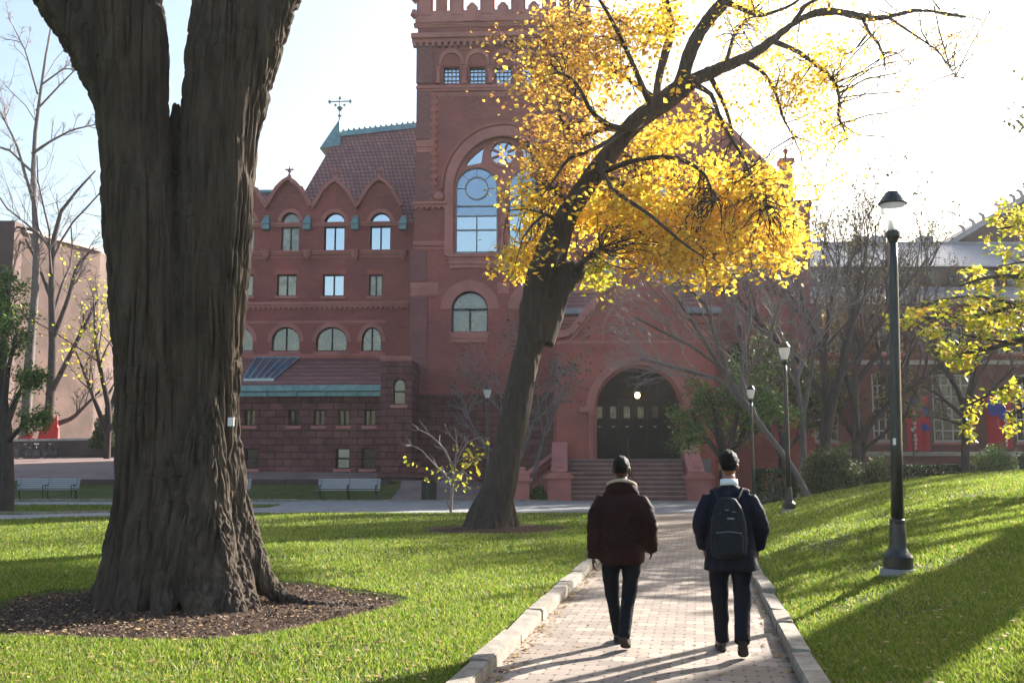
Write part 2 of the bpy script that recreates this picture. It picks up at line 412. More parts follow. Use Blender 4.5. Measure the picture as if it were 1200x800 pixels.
def paver_mat():
    m = bpy.data.materials.new('pavers'); m.use_nodes = True; nt = m.node_tree; N = nt.nodes; K = nt.links
    b = N['Principled BSDF']; b.inputs['Roughness'].default_value = .8; b.inputs['Specular IOR Level'].default_value = .25
    uv = N.new('ShaderNodeUVMap'); sx = N.new('ShaderNodeSeparateXYZ'); K.new(uv.outputs[0], sx.inputs[0])
    def ma(op, a, bb=None, clamp=False):
        n = N.new('ShaderNodeMath'); n.operation = op; n.use_clamp = clamp
        for i, x in enumerate((a, bb)):
            if x is None: continue
            if isinstance(x, (int, float)): n.inputs[i].default_value = x
            else: K.new(x, n.inputs[i])
        return n.outputs[0]
    W, H = .20, .215
    v = ma('DIVIDE', sx.outputs[1], H); row = ma('FLOOR', v)
    u = ma('ADD', ma('DIVIDE', sx.outputs[0], W), ma('MULTIPLY', ma('MODULO', row, 2.0), .5))
    col = ma('FLOOR', u)
    du = ma('MULTIPLY', ma('SUBTRACT', .5, ma('ABSOLUTE', ma('SUBTRACT', ma('FRACT', u), .5))), W)
    dv = ma('MULTIPLY', ma('SUBTRACT', .5, ma('ABSOLUTE', ma('SUBTRACT', ma('FRACT', v), .5))), H)
    joint = ma('LESS_THAN', ma('MINIMUM', du, dv), .0035)
    hole = ma('LESS_THAN', ma('ADD', ma('MULTIPLY', du, du), ma('MULTIPLY', ma('MULTIPLY', dv, dv), .25)), .016 ** 2)
    cb = N.new('ShaderNodeCombineXYZ'); K.new(col, cb.inputs[0]); K.new(row, cb.inputs[1])
    wn = N.new('ShaderNodeTexWhiteNoise'); wn.noise_dimensions = '2D'; K.new(cb.outputs[0], wn.inputs['Vector'])
    cr = N.new('ShaderNodeValToRGB'); e = cr.color_ramp.elements
    e[0].color = (.20, .16, .135, 1); e[1].color = (.34, .285, .235, 1); n_ = e.new(.6); n_.color = (.275, .22, .18, 1)
    K.new(wn.outputs[0], cr.inputs[0])
    tc = N.new('ShaderNodeTexCoord')
    n1 = N.new('ShaderNodeTexNoise'); n1.inputs['Scale'].default_value = .9; n1.inputs['Detail'].default_value = 8; n1.inputs['Roughness'].default_value = .7; K.new(tc.outputs['Object'], n1.inputs['Vector'])
    mr = N.new('ShaderNodeMapRange'); mr.inputs[1].default_value = .3; mr.inputs[2].default_value = .7; mr.inputs[3].default_value = .72; mr.inputs[4].default_value = 1.15; K.new(n1.outputs['Fac'], mr.inputs[0])
    mu = N.new('ShaderNodeMix'); mu.data_type = 'RGBA'; mu.blend_type = 'MULTIPLY'; mu.inputs[0].default_value = 1; K.new(cr.outputs[0], mu.inputs[6]); K.new(mr.outputs[0], mu.inputs[7])
    mj = N.new('ShaderNodeMix'); mj.data_type = 'RGBA'; mj.inputs[7].default_value = (.11, .085, .07, 1); K.new(mu.outputs[2], mj.inputs[6]); K.new(ma('MULTIPLY', joint, .55), mj.inputs[0])
    mh = N.new('ShaderNodeMix'); mh.data_type = 'RGBA'; mh.inputs[7].default_value = (.018, .014, .012, 1); K.new(mj.outputs[2], mh.inputs[6]); K.new(hole, mh.inputs[0])
    K.new(mh.outputs[2], b.inputs['Base Color'])
    n2 = N.new('ShaderNodeTexNoise'); n2.inputs['Scale'].default_value = 60; n2.inputs['Detail'].default_value = 6; K.new(tc.outputs['Object'], n2.inputs['Vector'])
    hh = ma('SUBTRACT', ma('MULTIPLY', n2.outputs['Fac'], .35), ma('ADD', joint, hole)); hh = ma('ADD', hh, ma('MULTIPLY', wn.outputs[0], .5))
    bp = N.new('ShaderNodeBump'); bp.inputs['Strength'].default_value = .5; bp.inputs['Distance'].default_value = .008; K.new(hh, bp.inputs['Height']); K.new(bp.outputs[0], b.inputs['Normal'])
    MATS['pavers'] = m
paver_mat()

# ------------------------------------------------------------------ terrain
def sstep(x, a, b):
    t = np.clip((x - a) / (b - a), 0, 1); return t * t * (3 - 2 * t)
KS = .18; KL, KR = -1.70, .76      # inner kerb lines of the path: x = KS*y + K
def in_path(X, Y, m=0.0): return (X > KS * Y + KL - m) & (X < KS * Y + KR + m) & (Y < 34.3)
BR_A = ([(-8.2, 42.4), (-14, 42.1), (-24, 42.0), (-60, 42.5)], 3.4)
BR_B = ([(-6.5, 37.5), (-11, 33.8), (-15, 31.2), (-22, 30.0), (-60, 28.5)], 4.0)
CROSS = ([(-9, 39.1), (15, 39.1), (26, 41), (40, 46)], 10.2)
def dist_line(X, Y, pts):
    d = np.full(np.shape(X), 1e9)
    for (x0, y0), (x1, y1) in zip(pts[:-1], pts[1:]):
        L2 = (x1 - x0) ** 2 + (y1 - y0) ** 2; t = np.clip(((X - x0) * (x1 - x0) + (Y - y0) * (y1 - y0)) / L2, 0, 1)
        d = np.minimum(d, np.hypot(X - x0 - t * (x1 - x0), Y - y0 - t * (y1 - y0)))
    return d
RY = [0, 44.6, 46.4, 50.0, 50.35, 53.5, 62, 70, 76, 100, 1000]
RZ = [0, 0, .03, .42, .74, 1.24, 1.50, 1.85, 2.0, 2.6, 2.6]
RZ2 = [0, 0, .03, .12, .14, .3, .8, 1.1, 1.3, 1.6, 1.6]
MULCH = [(-3.75, 12.1, 2.45, 2.45, .05), (-.45, 25.4, 1.9, 2.1, .03)]
def zbase(X, Y):
    X = np.asarray(X, float); Y = np.asarray(Y, float)
    s = X - (KS * Y + KR + .2)
    bank = 1.5 * np.tanh(np.maximum(s, 0) / 6.3) * (1 - sstep(Y, 31.5, 40)) * sstep(Y, -14, 2)
    left = np.interp(Y, RY, RZ) * (1 - sstep(X, -3.5, 0))
    right = np.interp(Y, RY, RZ2) * sstep(X, 10, 15)
    z = bank + left + right
    z = z + .05 * (1 - sstep(Y, 32, 34))          # lawns stand a little over the path
    wob = .03 * np.sin(X * .7 + 1.3) * np.cos(Y * .5) * (1 - sstep(Y, 30, 33)) * sstep(np.abs(X - (KS * Y - .45)), 1.6, 3)
    return z + wob
def hard(X, Y, m=0.0):
    return in_path(X, Y, m) | (dist_line(X, Y, BR_A[0]) < BR_A[1] / 2 + m) | (dist_line(X, Y, BR_B[0]) < BR_B[1] / 2 + m) | ((np.abs(Y - 39.1) < 5.1 + m) & (X > -9 - m) & (X < 15)) | ((dist_line(X, Y, CROSS[0]) < 5.1 + m) & (X > 13))
def in_plaza(X, Y, m=0.0): return ((Y > 50.3 - m) & (X < 10)) | ((Y > 44.25 - m) & (X > -5.4 - m) & (X < 15))
def mulch_mask(X, Y, m=0.0):
    k = np.zeros(np.shape(X), bool)
    for cx, cy_, rx, ry, _ in MULCH: k |= ((X - cx) / (rx + m)) ** 2 + ((Y - cy_) / (ry + m)) ** 2 < 1 + .12 * np.sin(5 * np.arctan2(Y - cy_, X - cx) + 1)
    return k
def zpath(X, Y):     # level of the paved surfaces
    return zbase(X, Y) - .05 * (1 - sstep(np.asarray(Y, float), 32, 34)) - np.where(in_path(np.asarray(X, float), np.asarray(Y, float), .3), 0, 0)
xs = np.unique(np.r_[np.linspace(-400, -60, 18), np.linspace(-60, -16, 90), np.linspace(-16, 22, 230), np.linspace(22, 60, 60), np.linspace(60, 400, 18)])
ys = np.unique(np.r_[np.linspace(-60, 2, 30), np.linspace(2, 34, 210), np.linspace(34, 56, 110), np.linspace(56, 100, 60), np.linspace(100, 1200, 30)])
GX, GY = np.meshgrid(xs, ys)
GZ = zbase(GX, GY)
deep = in_path(GX, GY, .06) | (hard(GX, GY, -.12) & (GY > 27)) | in_plaza(GX, GY, -.1)
GZ = GZ - np.where(deep, .13, 0)
GZ = GZ - np.where(mulch_mask(GX, GY, -.25), .10, 0)
def grid_obj(name, GX, GY, GZ, m, keep=None, uv=False, kind='structure', parent=None):
    ny, nx = GX.shape; idx = np.arange(ny * nx).reshape(ny, nx)
    q = np.stack([idx[:-1, :-1], idx[:-1, 1:], idx[1:, 1:], idx[1:, :-1]], -1).reshape(-1, 4)
    if keep is not None: q = q[keep[:-1, :-1].ravel()]
    o = npmesh(name, np.stack([GX, GY, GZ], -1).reshape(-1, 3), q, 4, m, parent, True)
    if kind: o['kind'] = kind
    return o
grid_obj('lawn', GX, GY, GZ, M_('lawn'))

# brick path with its own along/across coordinates
def strip(name, center, width, m, dz=.0, na=9, uvs=True, seg=.5):
    pts = np.array(center, float); d = np.r_[0, np.cumsum(np.hypot(*np.diff(pts, axis=0).T))]
    t = np.arange(0, d[-1] + seg, seg); t[-1] = d[-1]
    cx = np.interp(t, d, pts[:, 0]); cyy = np.interp(t, d, pts[:, 1]); tx, ty = np.gradient(cx), np.gradient(cyy); l = np.hypot(tx, ty); tx /= l; ty /= l
    for _ in range(4):
        tx[1:-1] = (tx[:-2] + tx[1:-1] + tx[2:]) / 3; ty[1:-1] = (ty[:-2] + ty[1:-1] + ty[2:]) / 3
    s = np.linspace(-width / 2, width / 2, na)
    X = cx[:, None] + ty[:, None] * s; Y = cyy[:, None] - tx[:, None] * s
    Z = zpath(np.where(in_path(X, Y, .5), np.clip(X, KS * Y + KL, KS * Y + KR), X), Y) + dz
    o = grid_obj(name, X, Y, Z, m)
    if uvs:
        uvl = o.data.uv_layers.new(name='UVMap'); li = np.empty(len(o.data.loops), np.int32); o.data.loops.foreach_get('vertex_index', li)
        U = np.stack([np.broadcast_to(s, X.shape), np.broadcast_to(t[:, None], X.shape)], -1).reshape(-1, 2); uvl.data.foreach_set('uv', U[li].ravel().astype(np.float32))
    return o
cmid = (KL + KR) / 2
strip('brick_path', [(KS * y + cmid, y) for y in (-20, 0, 20, 34.6)], (KR - KL) * .984, M_('pavers'))
strip('cross_path', [(-9, 39.1), (15, 39.1)], 10.2, M_('concrete'), dz=.004, na=21)
strip('cross_path', BR_A[0], BR_A[1], M_('concrete'), dz=.0)
strip('cross_path', BR_B[0], BR_B[1], M_('concrete'), dz=.008)
strip('cross_path', [(15, 39.1), (26, 41), (40, 46)], 10.2, M_('concrete'))
# plaza paving
px_ = np.unique(np.r_[np.linspace(-120, -5.4, 160), np.linspace(-5.4, 10, 40)]); py_ = np.unique(np.r_[np.linspace(50.36, 62, 40), np.linspace(62, 120, 60)])
X, Y = np.meshgrid(px_, py_); grid_obj('plaza_paving', X, Y, zbase(X, Y) + .006, M_('plaza_brick'))
X, Y = np.meshgrid(np.linspace(-5.4, 15, 60), np.linspace(44.2, 50.36, 30)); grid_obj('plaza_paving', X, Y, zbase(X, Y) + .006, M_('plaza_brick'))
for (cx, cyy, rx, ry, hgt) in MULCH:
    rr_ = np.linspace(0, 1.04, 46)[:, None]; aa = np.linspace(0, 2 * np.pi, 121)[None]
    k = np.sqrt(1 + .12 * np.sin(5 * aa + 1)); X = cx + rx * rr_ * k * np.cos(aa); Y = cyy + ry * rr_ * k * np.sin(aa)
    n_ = fbm(np.stack([X * 5, Y * 5, X * 0], -1).reshape(-1, 3), 5).reshape(X.shape)
    Z = zbase(X, Y) - .03 + hgt * (1 - rr_ ** 2) + .09 * (n_ - .5) - .05 * sstep(rr_, .93, 1.04)
    grid_obj('mulch_bed', X, Y, Z, M_('mulch'))

# kerbs
def kerb(name, a, b, wd, h, side, jit=1.0, ln=1.25):
    a, b = np.array(a, float), np.array(b, float); L = np.linalg.norm(b - a); d = (b - a) / L; nrm = np.array([d[1], -d[0]]) * side
    mb = MB(); t = 0
    while t < L:
        l = ln * random.uniform(.8, 1.25); t1 = min(t + l, L)
        p = a + d * (t + .006); q = a + d * (t1 - .006); off = nrm * random.uniform(-.018, .018) * jit; o1 = nrm * random.uniform(-.012, .012) * jit
        z0 = float(zpath(*(p + nrm * -.1))); z1 = float(zpath(*(q + nrm * -.1))); h0 = h + random.uniform(-.035, .025) * jit; h1 = h + random.uniform(-.03, .025) * jit; tl = random.uniform(-.015, .02) * jit
        P0, P1, Q0, Q1 = p + off, p + off + nrm * wd, q + o1, q + o1 + nrm * wd
        mb.add([(*P0, z0 - .1), (*P1, z0 - .1), (*Q1, z1 - .1), (*Q0, z1 - .1), (*P0, z0 + h0), (*P1, z0 + h0 + tl), (*Q1, z1 + h1 + tl), (*Q0, z1 + h1)],
               [(0, 3, 2, 1), (4, 5, 6, 7), (0, 1, 5, 4), (1, 2, 6, 5), (2, 3, 7, 6), (3, 0, 4, 7)])
        t = t1
    return tag(mb.build(name, M_('kerb_stone'), bevel=.012), kind='structure')
kerb('kerb', (KS * 0 + KL, 0), (KS * 33.6 + KL, 33.6), .17, .115, -1)
kerb('kerb', (KS * 0 + KR, 0), (KS * 33.6 + KR, 33.6), .17, .10, 1)
kerb('kerb', (-9.2, 44.25), (-45, 43.95), .14, .10, 1, .4, 2.5)
kerb('kerb', (2, 44.25), (-9.2, 44.25), .14, .06, 1, .4, 2.5)
kerb('kerb', (-9.5, 36.6), (-15.2, 33.25), .14, .09, 1, .4, 2.0)
kerb('kerb', (-15.2, 33.25), (-40, 31.3), .14, .09, 1, .4, 2.0)
mb = MB()      # retaining edge between the grass strip and the plaza
for x0, x1 in ((-24, -17), (-17, -11), (-11, -5.9)): mb.box(x0 + .01, x1 - .01, 50.15, 50.42, .3, .82)
tag(mb.build('retaining_wall', M_('dark_brick'), bevel=.02), 'low dark masonry retaining wall along the plaza behind the two right benches', 'wall')

# ------------------------------------------------------------------ grass blades, chips and fallen leaves
def frustum_pts(n, y0, y1, pw):
    u = rng.random(n); Y = (y0 ** (1 - pw) + u * (y1 ** (1 - pw) - y0 ** (1 - pw))) ** (1 / (1 - pw)); X = rng.uniform(-1, 1, n) * (.53 * Y + .8); return X, Y
X, Y = frustum_pts(820000, 5.6, 44, 1.55)
keep = ~(in_path(X, Y, .19) | hard(X, Y, .03) | in_plaza(X, Y, .05) | mulch_mask(X, Y, -.05)); keep &= ~((X > 10) & (Y > 33))
# thin, trodden patches let the ground show through
pn = fbm(np.stack([X * .8, Y * .8, X * 0 + 5], -1), 4)
keep &= rng.random(len(X)) < np.clip(1.3 - 5.5 * np.maximum(pn - .47, 0), .22, 1)
X, Y = X[keep], Y[keep]; Z = zbase(X, Y) - .004; n = len(X)
h = rng.uniform(.020, .052, n) * (.85 + .5 * fbm(np.stack([X * 1.7, Y * 1.7, X * 0], -1), 3)) * (1 + Y / 60); wd = .0042 * (1 + Y / 9) * rng.uniform(.7, 1.3, n); a = rng.uniform(0, 2 * np.pi, n)
lean = rng.uniform(.2, 1.1, n) * h; la = rng.uniform(0, 2 * np.pi, n)
V = np.empty((n, 3, 3)); V[:, 0] = np.stack([X - np.cos(a) * wd, Y - np.sin(a) * wd, Z], 1); V[:, 1] = np.stack([X + np.cos(a) * wd, Y + np.sin(a) * wd, Z], 1)
V[:, 2] = np.stack([X + np.cos(la) * lean, Y + np.sin(la) * lean, Z + h], 1)
tag(npmesh('grass', V.reshape(-1, 3), np.arange(3 * n), 3, M_('grass_blade')), 'short green lawn grass on both sides of the path', 'grass', kind='stuff')
mat('dead_leaf', (.3, .2, .08), .7, transl=.3, island=[(0, (.16, .085, .035)), (.4, (.30, .18, .07)), (.75, (.46, .33, .12)), (1, (.55, .42, .26))])
C = []
X, Y = frustum_pts(6500, 5.8, 36, 1.1); k = ~(hard(X, Y, 0)) & ~in_path(X, Y, .2); X, Y = X[k], Y[k]; C.append(np.stack([X, Y, zbase(X, Y) + .035], 1))
Y = rng.uniform(5, 33, 900); X = KS * Y + KL + np.abs(rng.normal(0, .09, 900)) + .02; C.append(np.stack([X, Y, zpath(X, Y) + .012], 1))
Y = rng.uniform(5, 33, 500); X = KS * Y + KR - np.abs(rng.normal(0, .08, 500)) - .02; C.append(np.stack([X, Y, zpath(X, Y) + .012], 1))
Y = rng.uniform(5, 33, 160); X = KS * Y + rng.uniform(KL, KR, 160); C.append(np.stack([X, Y, zpath(X, Y) + .010], 1))
C = np.concatenate(C); V, Fq = leaf_quads(C, .056, flat=.7); V[:, 2] = np.repeat(C[:, 2], 4) + (V[:, 2] - np.repeat(C[:, 2], 4)) * .35
tag(npmesh('fallen_leaves', V, Fq, 4, M_('dead_leaf')), 'dry brown and yellow leaves scattered over lawn and path edges', 'leaves', kind='stuff')
n = 9000; r_ = np.sqrt(rng.random(n)); a = rng.uniform(0, 2 * np.pi, n); kk = np.sqrt(1 + .12 * np.sin(5 * a + 1)) * r_ * 1.02
X = -3.75 + 2.45 * kk * np.cos(a); Y = 12.1 + 2.45 * kk * np.sin(a)
mat('chip', (.1, .06, .04), .9, island=[(0, (.05, .03, .02)), (.6, (.12, .075, .05)), (.93, (.22, .15, .10)), (1, (.42, .34, .25))])
C = np.stack([X, Y, zbase(X, Y) - .03 + .05 * (1 - r_ ** 2) + .02], 1); V, Fq = leaf_quads(C, .045, flat=.5, asp=.4)
tag(npmesh('mulch_chips', V, Fq, 4, M_('chip')), 'brown wood chips covering the soil round the big trunk', 'mulch', kind='stuff')
# ================================================================== the red library
TH = R(-3)
BX, BY = P(748, 585, 45)[0], 45.0
lib = thing('library_building', 'large red brick library with battlemented tower, gabled wing and arched entrance porch', 'building', (BX, BY, 0), TH)
FR = Frame(BX, BY, TH)
class Plane:
    """one wall plane: collects openings, then builds the pierced wall"""
    def __init__(s, frame, d, parent): s.f = frame; s.d = d; s.par = parent; s.holes = []
    def pt(s, px, py, dd=0): return s.f.L(px, py, s.d + dd)
    def pts(s, l, dd=0): return [s.pt(*p, dd) for p in l]
    def wall(s, name, outline, m, depth=.5, bevel=0):
        pl = outline
        bm = bmesh.new()
        def loop(poly):
            vs = [bm.verts.new((p[0], s.d, p[1])) for p in poly]
            return vs, [bm.edges.new((vs[i], vs[(i + 1) % len(vs)])) for i in range(len(vs))]
        alle = []; loops = []
        for poly in [pl] + s.holes:
            v, e = loop(poly); alle += e; loops.append(v)
        bmesh.ops.triangle_fill(bm, edges=alle, use_beauty=True, normal=(0, -1, 0))
        for v in loops:
            b = [bm.verts.new((q.co.x, s.d + depth, q.co.z)) for q in v]
            for i in range(len(v)): bm.faces.new((v[i], v[(i + 1) % len(v)], b[(i + 1) % len(v)], b[i]))
        bmesh.ops.recalc_face_normals(bm, faces=bm.faces)
        me = bpy.data.meshes.new(name); bm.to_mesh(me); bm.free(); me.materials.append(m)
        o = bpy.data.objects.new(name, me); COL.objects.link(o); o.parent = s.par
        return o
    def band(s, x0, x1, y0, y1, proud, name='string_course', m='sandstone', dent=None):
        """horizontal moulding between pixel columns x0..x1 and rows y0 (top)..y1"""
        a = s.pt(x0, (y0 + y1) / 2); b = s.pt(x1, (y0 + y1) / 2); zt = (s.pt(x0, y0)[1] + s.pt(x1, y0)[1]) / 2; zb = (s.pt(x0, y1)[1] + s.pt(x1, y1)[1]) / 2
        mb = MB(); h = zt - zb
        mb.box(a[0], b[0], s.d - proud, s.d + .05, zb + h * .45, zt); mb.box(a[0] + .03, b[0] - .03, s.d - proud * .6, s.d + .06, zb, zb + h * .45)
        if dent:
            n = max(2, int((b[0] - a[0]) / dent)); 
            for i in range(n):
                u = a[0] + (i + .25) * (b[0] - a[0]) / n; mb.box(u, u + dent * .5, s.d - proud * .7, s.d + .04, zb - h * .45, zb)
        return mb.build(name, M_(m), s.par, bevel=.012)
    def opening(s, x0, x1, y0, y1, arch=False, seg=14, yspring=None):
        (u0, z0), (u1, _) = s.pt(x0, y1), s.pt(x1, y1); z1 = s.pt((x0 + x1) / 2, y0)[1]
        if not arch: return [(u0, z0), (u1, z0), (u1, z1), (u0, z1)]
        c = (u0 + u1) / 2; rx = (u1 - u0) / 2; zs = z1 - rx if yspring is None else s.pt(x0, yspring)[1]; zs = max(zs, z0 + .05); rz = z1 - zs
        return [(u0, z0), (u1, z0)] + [(c + rx * math.cos(a), zs + rz * math.sin(a)) for a in np.linspace(0, math.pi, seg)]
    def window(s, x0, x1, y0, y1, arch=False, mull=(1, 0), glass='glass_mid', frame='window_frame', rec=.22, yspring=None, t=.07, bars=None, sill=True, surround=None, name='window', transom=None):
        poly = s.opening(x0, x1, y0, y1, arch, yspring=yspring); s.holes.append(poly)
        us = [p[0] for p in poly]; zs = [p[1] for p in poly]; c = ((min(us) + max(us)) / 2, (min(zs) + max(zs)) / 2)
        hw, hh = (max(us) - min(us)) / 2, (max(zs) - min(zs)) / 2
        inn = [(c[0] + (p[0] - c[0]) * (1 - t / hw), c[1] + (p[1] - c[1]) * (1 - t / hh)) for p in poly]
        mb = MB(); mb.ring(inn, poly, s.d + rec - .05, s.d + rec + .05, closed=True)
        b_ = .045 if bars is None else bars
        nv, nh = mull
        for i in range(nv):
            u = min(us) + (i + 1) * 2 * hw / (nv + 1); top = max(zs)
            if arch: 
                k = abs(u - c[0]) / hw; rz = max(zs) - (s.pt(x0, yspring)[1] if yspring else max(zs) - hw); top = max(zs) - rz * (1 - math.sqrt(max(0, 1 - k * k)))
            if transom and name == 'window' and transom[1]: top = min(top, s.pt(x0, transom[0])[1])
            mb.box(u - b_, u + b_, s.d + rec - .04, s.d + rec + .03, min(zs), top)
        for j in range(nh):
            z = min(zs) + (j + 1) * 2 * hh / (nh + 1); mb.box(min(us), max(us), s.d + rec - .045, s.d + rec + .035, z - b_, z + b_)
        if transom: z = s.pt(x0, transom[0])[1]; mb.box(min(us) + .01, max(us) - .01, s.d + rec - .06, s.d + rec + .04, z - .06, z + .06)
        f = mb.build(name, M_(frame), s.par)
        g = MB(); g.prism(inn, s.d + rec, s.d + rec + .012); g.build('pane', M_(glass), f)
        if sill:
            q = MB(); q.box(min(us) - .1, max(us) + .1, s.d - .09, s.d + .1, min(zs) - .16, min(zs) - .003); q.build('sill', M_('sandstone'), f, bevel=.01)
        if surround:
            wd, pr, mm = surround
            if arch:
                arc = poly[2:]; out = [(c[0] + (p[0] - c[0]) * (1 + wd / hw), arc[0][1] + (p[1] - arc[0][1]) * (1 + wd / max(.1, (max(zs) - arc[0][1])))) for p in arc]
                MB().ring(arc, out, s.d - pr, s.d + .05).build('arch_trim', M_(mm), f)
            else:
                q = MB(); q.box(min(us) - .12, max(us) + .12, s.d - pr, s.d + .05, max(zs) + .003, max(zs) + wd); q.build('lintel', M_(mm), f)
        return f

def mass(u0, u1, y0, y1, z0, z1, name='wall', m='brick'):
    return MB().box(u0, u1, y0, y1, z0, z1).build(name, M_(m), lib)

# ---------------- gabled left wing
W = Plane(FR, 14, lib)
sur = (.22, .05, 'sandstone')
for (x0, x1) in ((276, 297), (329, 350), (379.5, 403.5), (433.5, 457.5)):
    W.window(x0, x1, 249, 294, True, (1, 0), 'glass_pale_reflect' if x0 < 340 else 'glass_sky', rec=.25, surround=sur, transom=(265, True), t=.06)
for (x0, x1, mul) in ((272, 296, 1), (324, 347, 1), (378, 403, 1), (432, 448, 1)):
    W.window(x0, x1, 321.5, 347, False, (mul, 0), 'glass_pale_reflect' if x0 < 330 else ('glass_sky' if x0 < 400 else 'glass_pale_reflect'), surround=(.3, .03, 'brick_plain'))
for (x0, x1) in ((266, 296), (318, 351), (370, 406.5), (423.5, 447)):
    W.window(x0, x1, 383, 411.5, True, (1, 0), 'glass_mid', yspring=400, surround=(.25, .05, 'sandstone'))
top = [(495, 262), (471, 262), (471, 245)]
for gx in (445, 393, 339, 287): top += [(gx + 21, 236), (gx + 14, 224), (gx + 7, 216.5), (gx, 213), (gx - 7, 216.5), (gx - 14, 224), (gx - 21, 236), (gx - 26, 245)]
top += [(261, 262)]
out = W.pts([(200, 560), (495, 560)]) + W.pts(top) + W.pts([(200, 262)])
W.wall('wall', out, M_('brick'), .5)
zt = W.pt(300, 262)[1]
(uL, zb), (uR, _) = W.pt(200, 560), W.pt(495, 560)
mass(uL, uR, 14.55, 27, 0, zt - .1)
W.band(200, 480, 261, 266, .10); W.band(200, 480, 294, 299, .14); W.band(200, 480, 300, 303, .06); W.band(200, 480, 354, 360, .16, dent=.3)
W.band(200, 452, 376, 379, .05); W.band(200, 452, 415, 420, .14)
# gable copings, crockets and finials
for gx, pk in ((287, 213), (339, 211), (393, 213), (445, 211)):
    mb = MB(); L_ = [(-26, 31), (-14, 10.5), (-7, 3), (0, -1)]
    for sgn in (-1, 1):
        q = [W.pt(gx - sgn * a, pk + b) for a, b in L_]
        for i in range(3):
            a, b = q[i], q[i + 1]; mb.beam((a[0], 13.95, a[1]), (b[0], 13.95, b[1]), .5, .20)
        for k in np.linspace(.35, .9, 5):
            a, b = q[0], q[1]; mb.lathe([(.02, 0), (.10, .06), (.09, .14), (.02, .2)], (a[0] + (b[0] - a[0]) * k, 13.85, a[1] + (b[1] - a[1]) * k + .06), 6)
    g = mb.build('gable_coping', M_('sandstone'), lib)
    u, z = W.pt(gx, pk - 2)
    fb = MB(); fb.lathe([(.16, -.1), (.12, .15), (.05, .25), (.05, .36), (.14, .42), (.05, .5), (.04, .6), (.01, .78)], (u, 14, z), 8); fb.box(u - .20, u + .20, 13.95, 14.05, z + .50, z + .57)
    for s_ in (-1, 1): fb.lathe([(.03, 0), (.07, .06), (.02, .12)], (u + s_ * .20, 14, z + .48), 6)
    fb.build('finial', M_('sandstone'), lib)
    # small roof behind each gable
    a, b, c = W.pt(gx - 25, 262, .3), W.pt(gx, pk + 5, .3), W.pt(gx + 25, 262, .3)
    MB().add([(a[0], 14.3, a[1] + .6), (b[0], 14.3, b[1]), (c[0], 14.3, c[1] + .6), (a[0], 19.5, a[1] + .6), (b[0], 19.5, b[1]), (c[0], 19.5, c[1] + .6)],
             [(0, 1, 4, 3), (1, 2, 5, 4), (0, 2, 1), (0, 3, 5, 2), (3, 4, 5)]).build('gable_roof', M_('roof_tile'), lib)
    # brackets between the gables
for gx in (313, 361, 417, 473):
    u, z = W.pt(gx, 268); mb = MB(); mb.box(u - .22, u + .22, 13.6, 14.05, z - .1, z + .22); mb.add([(u - .25, 13.5, z + .22), (u + .25, 13.5, z + .22), (u + .25, 14.05, z + .25), (u - .25, 14.05, z + .25), (u - .1, 13.95, z + .8), (u + .1, 13.95, z + .8)], [(0, 1, 5, 4), (0, 4, 3), (1, 2, 5), (2, 3, 4, 5), (0, 3, 2, 1)])
    mb.build('rain_hopper', M_('copper'), lib)
    u, z = W.pt(gx, 296); MB().lathe([(.02, -.55), (.2, -.3), (.28, 0), (.3, .12)], (u, 13.85, z), 8).build('corbel', M_('sandstone'), lib)
# main hipped roof of the wing
r0 = W.pt(396, 158, 6.5); r1 = W.pt(500, 146, 6.5); el = W.pt(331, 262); er = W.pt(500, 262)
ez = el[1] - .2
mb = MB(); mb.add([(el[0], 14.2, ez), (er[0], 14.2, ez), (r1[0], 20.5, r1[1]), (r0[0], 20.5, r0[1]), (el[0], 27, ez), (er[0], 27, ez)],
                  [(0, 1, 2, 3), (0, 3, 4), (4, 3, 2, 5), (1, 5, 2), (0, 4, 5, 1)])
mb.build('roof', M_('roof_tile'), lib)
lr = W.pt(300, 226, 4.5); ll = W.pt(200, 226, 4.5)
mb = MB(); mb.add([(uL, 14.2, ez), (el[0] + 2, 14.2, ez), (lr[0] + 3, 18.5, lr[1]), (ll[0], 18.5, lr[1]), (el[0] + 2, 23, ez), (uL, 23, ez)], [(0, 1, 2, 3), (3, 2, 4, 5), (0, 3, 5), (1, 4, 2), (0, 5, 4, 1)])
mb.build('roof', M_('roof_tile'), lib)
MB().box(ll[0], lr[0] + 2.6, 18.3, 18.7, lr[1] - .05, lr[1] + .14).build('ridge', M_('copper'), lib)
# copper ridge cresting with little scallops
mb = MB(); mb.add([(r0[0] - .2, 20.2, r0[1] - .25), (r1[0], 20.2, r1[1] - .25), (r1[0], 20.5, r1[1] + .22), (r0[0], 20.5, r0[1] + .22), (r0[0] - .2, 20.8, r0[1] - .25), (r1[0], 20.8, r1[1] - .25)], [(0, 1, 2, 3), (3, 2, 5, 4), (0, 3, 4), (1, 5, 2), (0, 4, 5, 1)])
for k in np.linspace(.06, .97, 16): u = r0[0] + (r1[0] - r0[0]) * k; z = r0[1] + (r1[1] - r0[1]) * k; mb.lathe([(.04, 0), (.09, .07), (.03, .16)], (u, 20.5, z + .2), 6)
mb.build('ridge_cresting', M_('copper'), lib)
mb = MB(); mb.add([(r0[0] - 1.0, 19.6, r0[1] - 1.2), (r0[0] + .35, 19.6, r0[1] - 1.0), (r0[0] + .1, 20.5, r0[1] + 1.1), (r0[0] - 1.0, 21.4, r0[1] - 1.2), (r0[0] + .35, 21.4, r0[1] - 1.0)], [(0, 1, 2), (0, 2, 3), (3, 2, 4), (4, 2, 1), (0, 3, 4, 1)])
mb.build('ridge_cap', M_('copper'), lib)
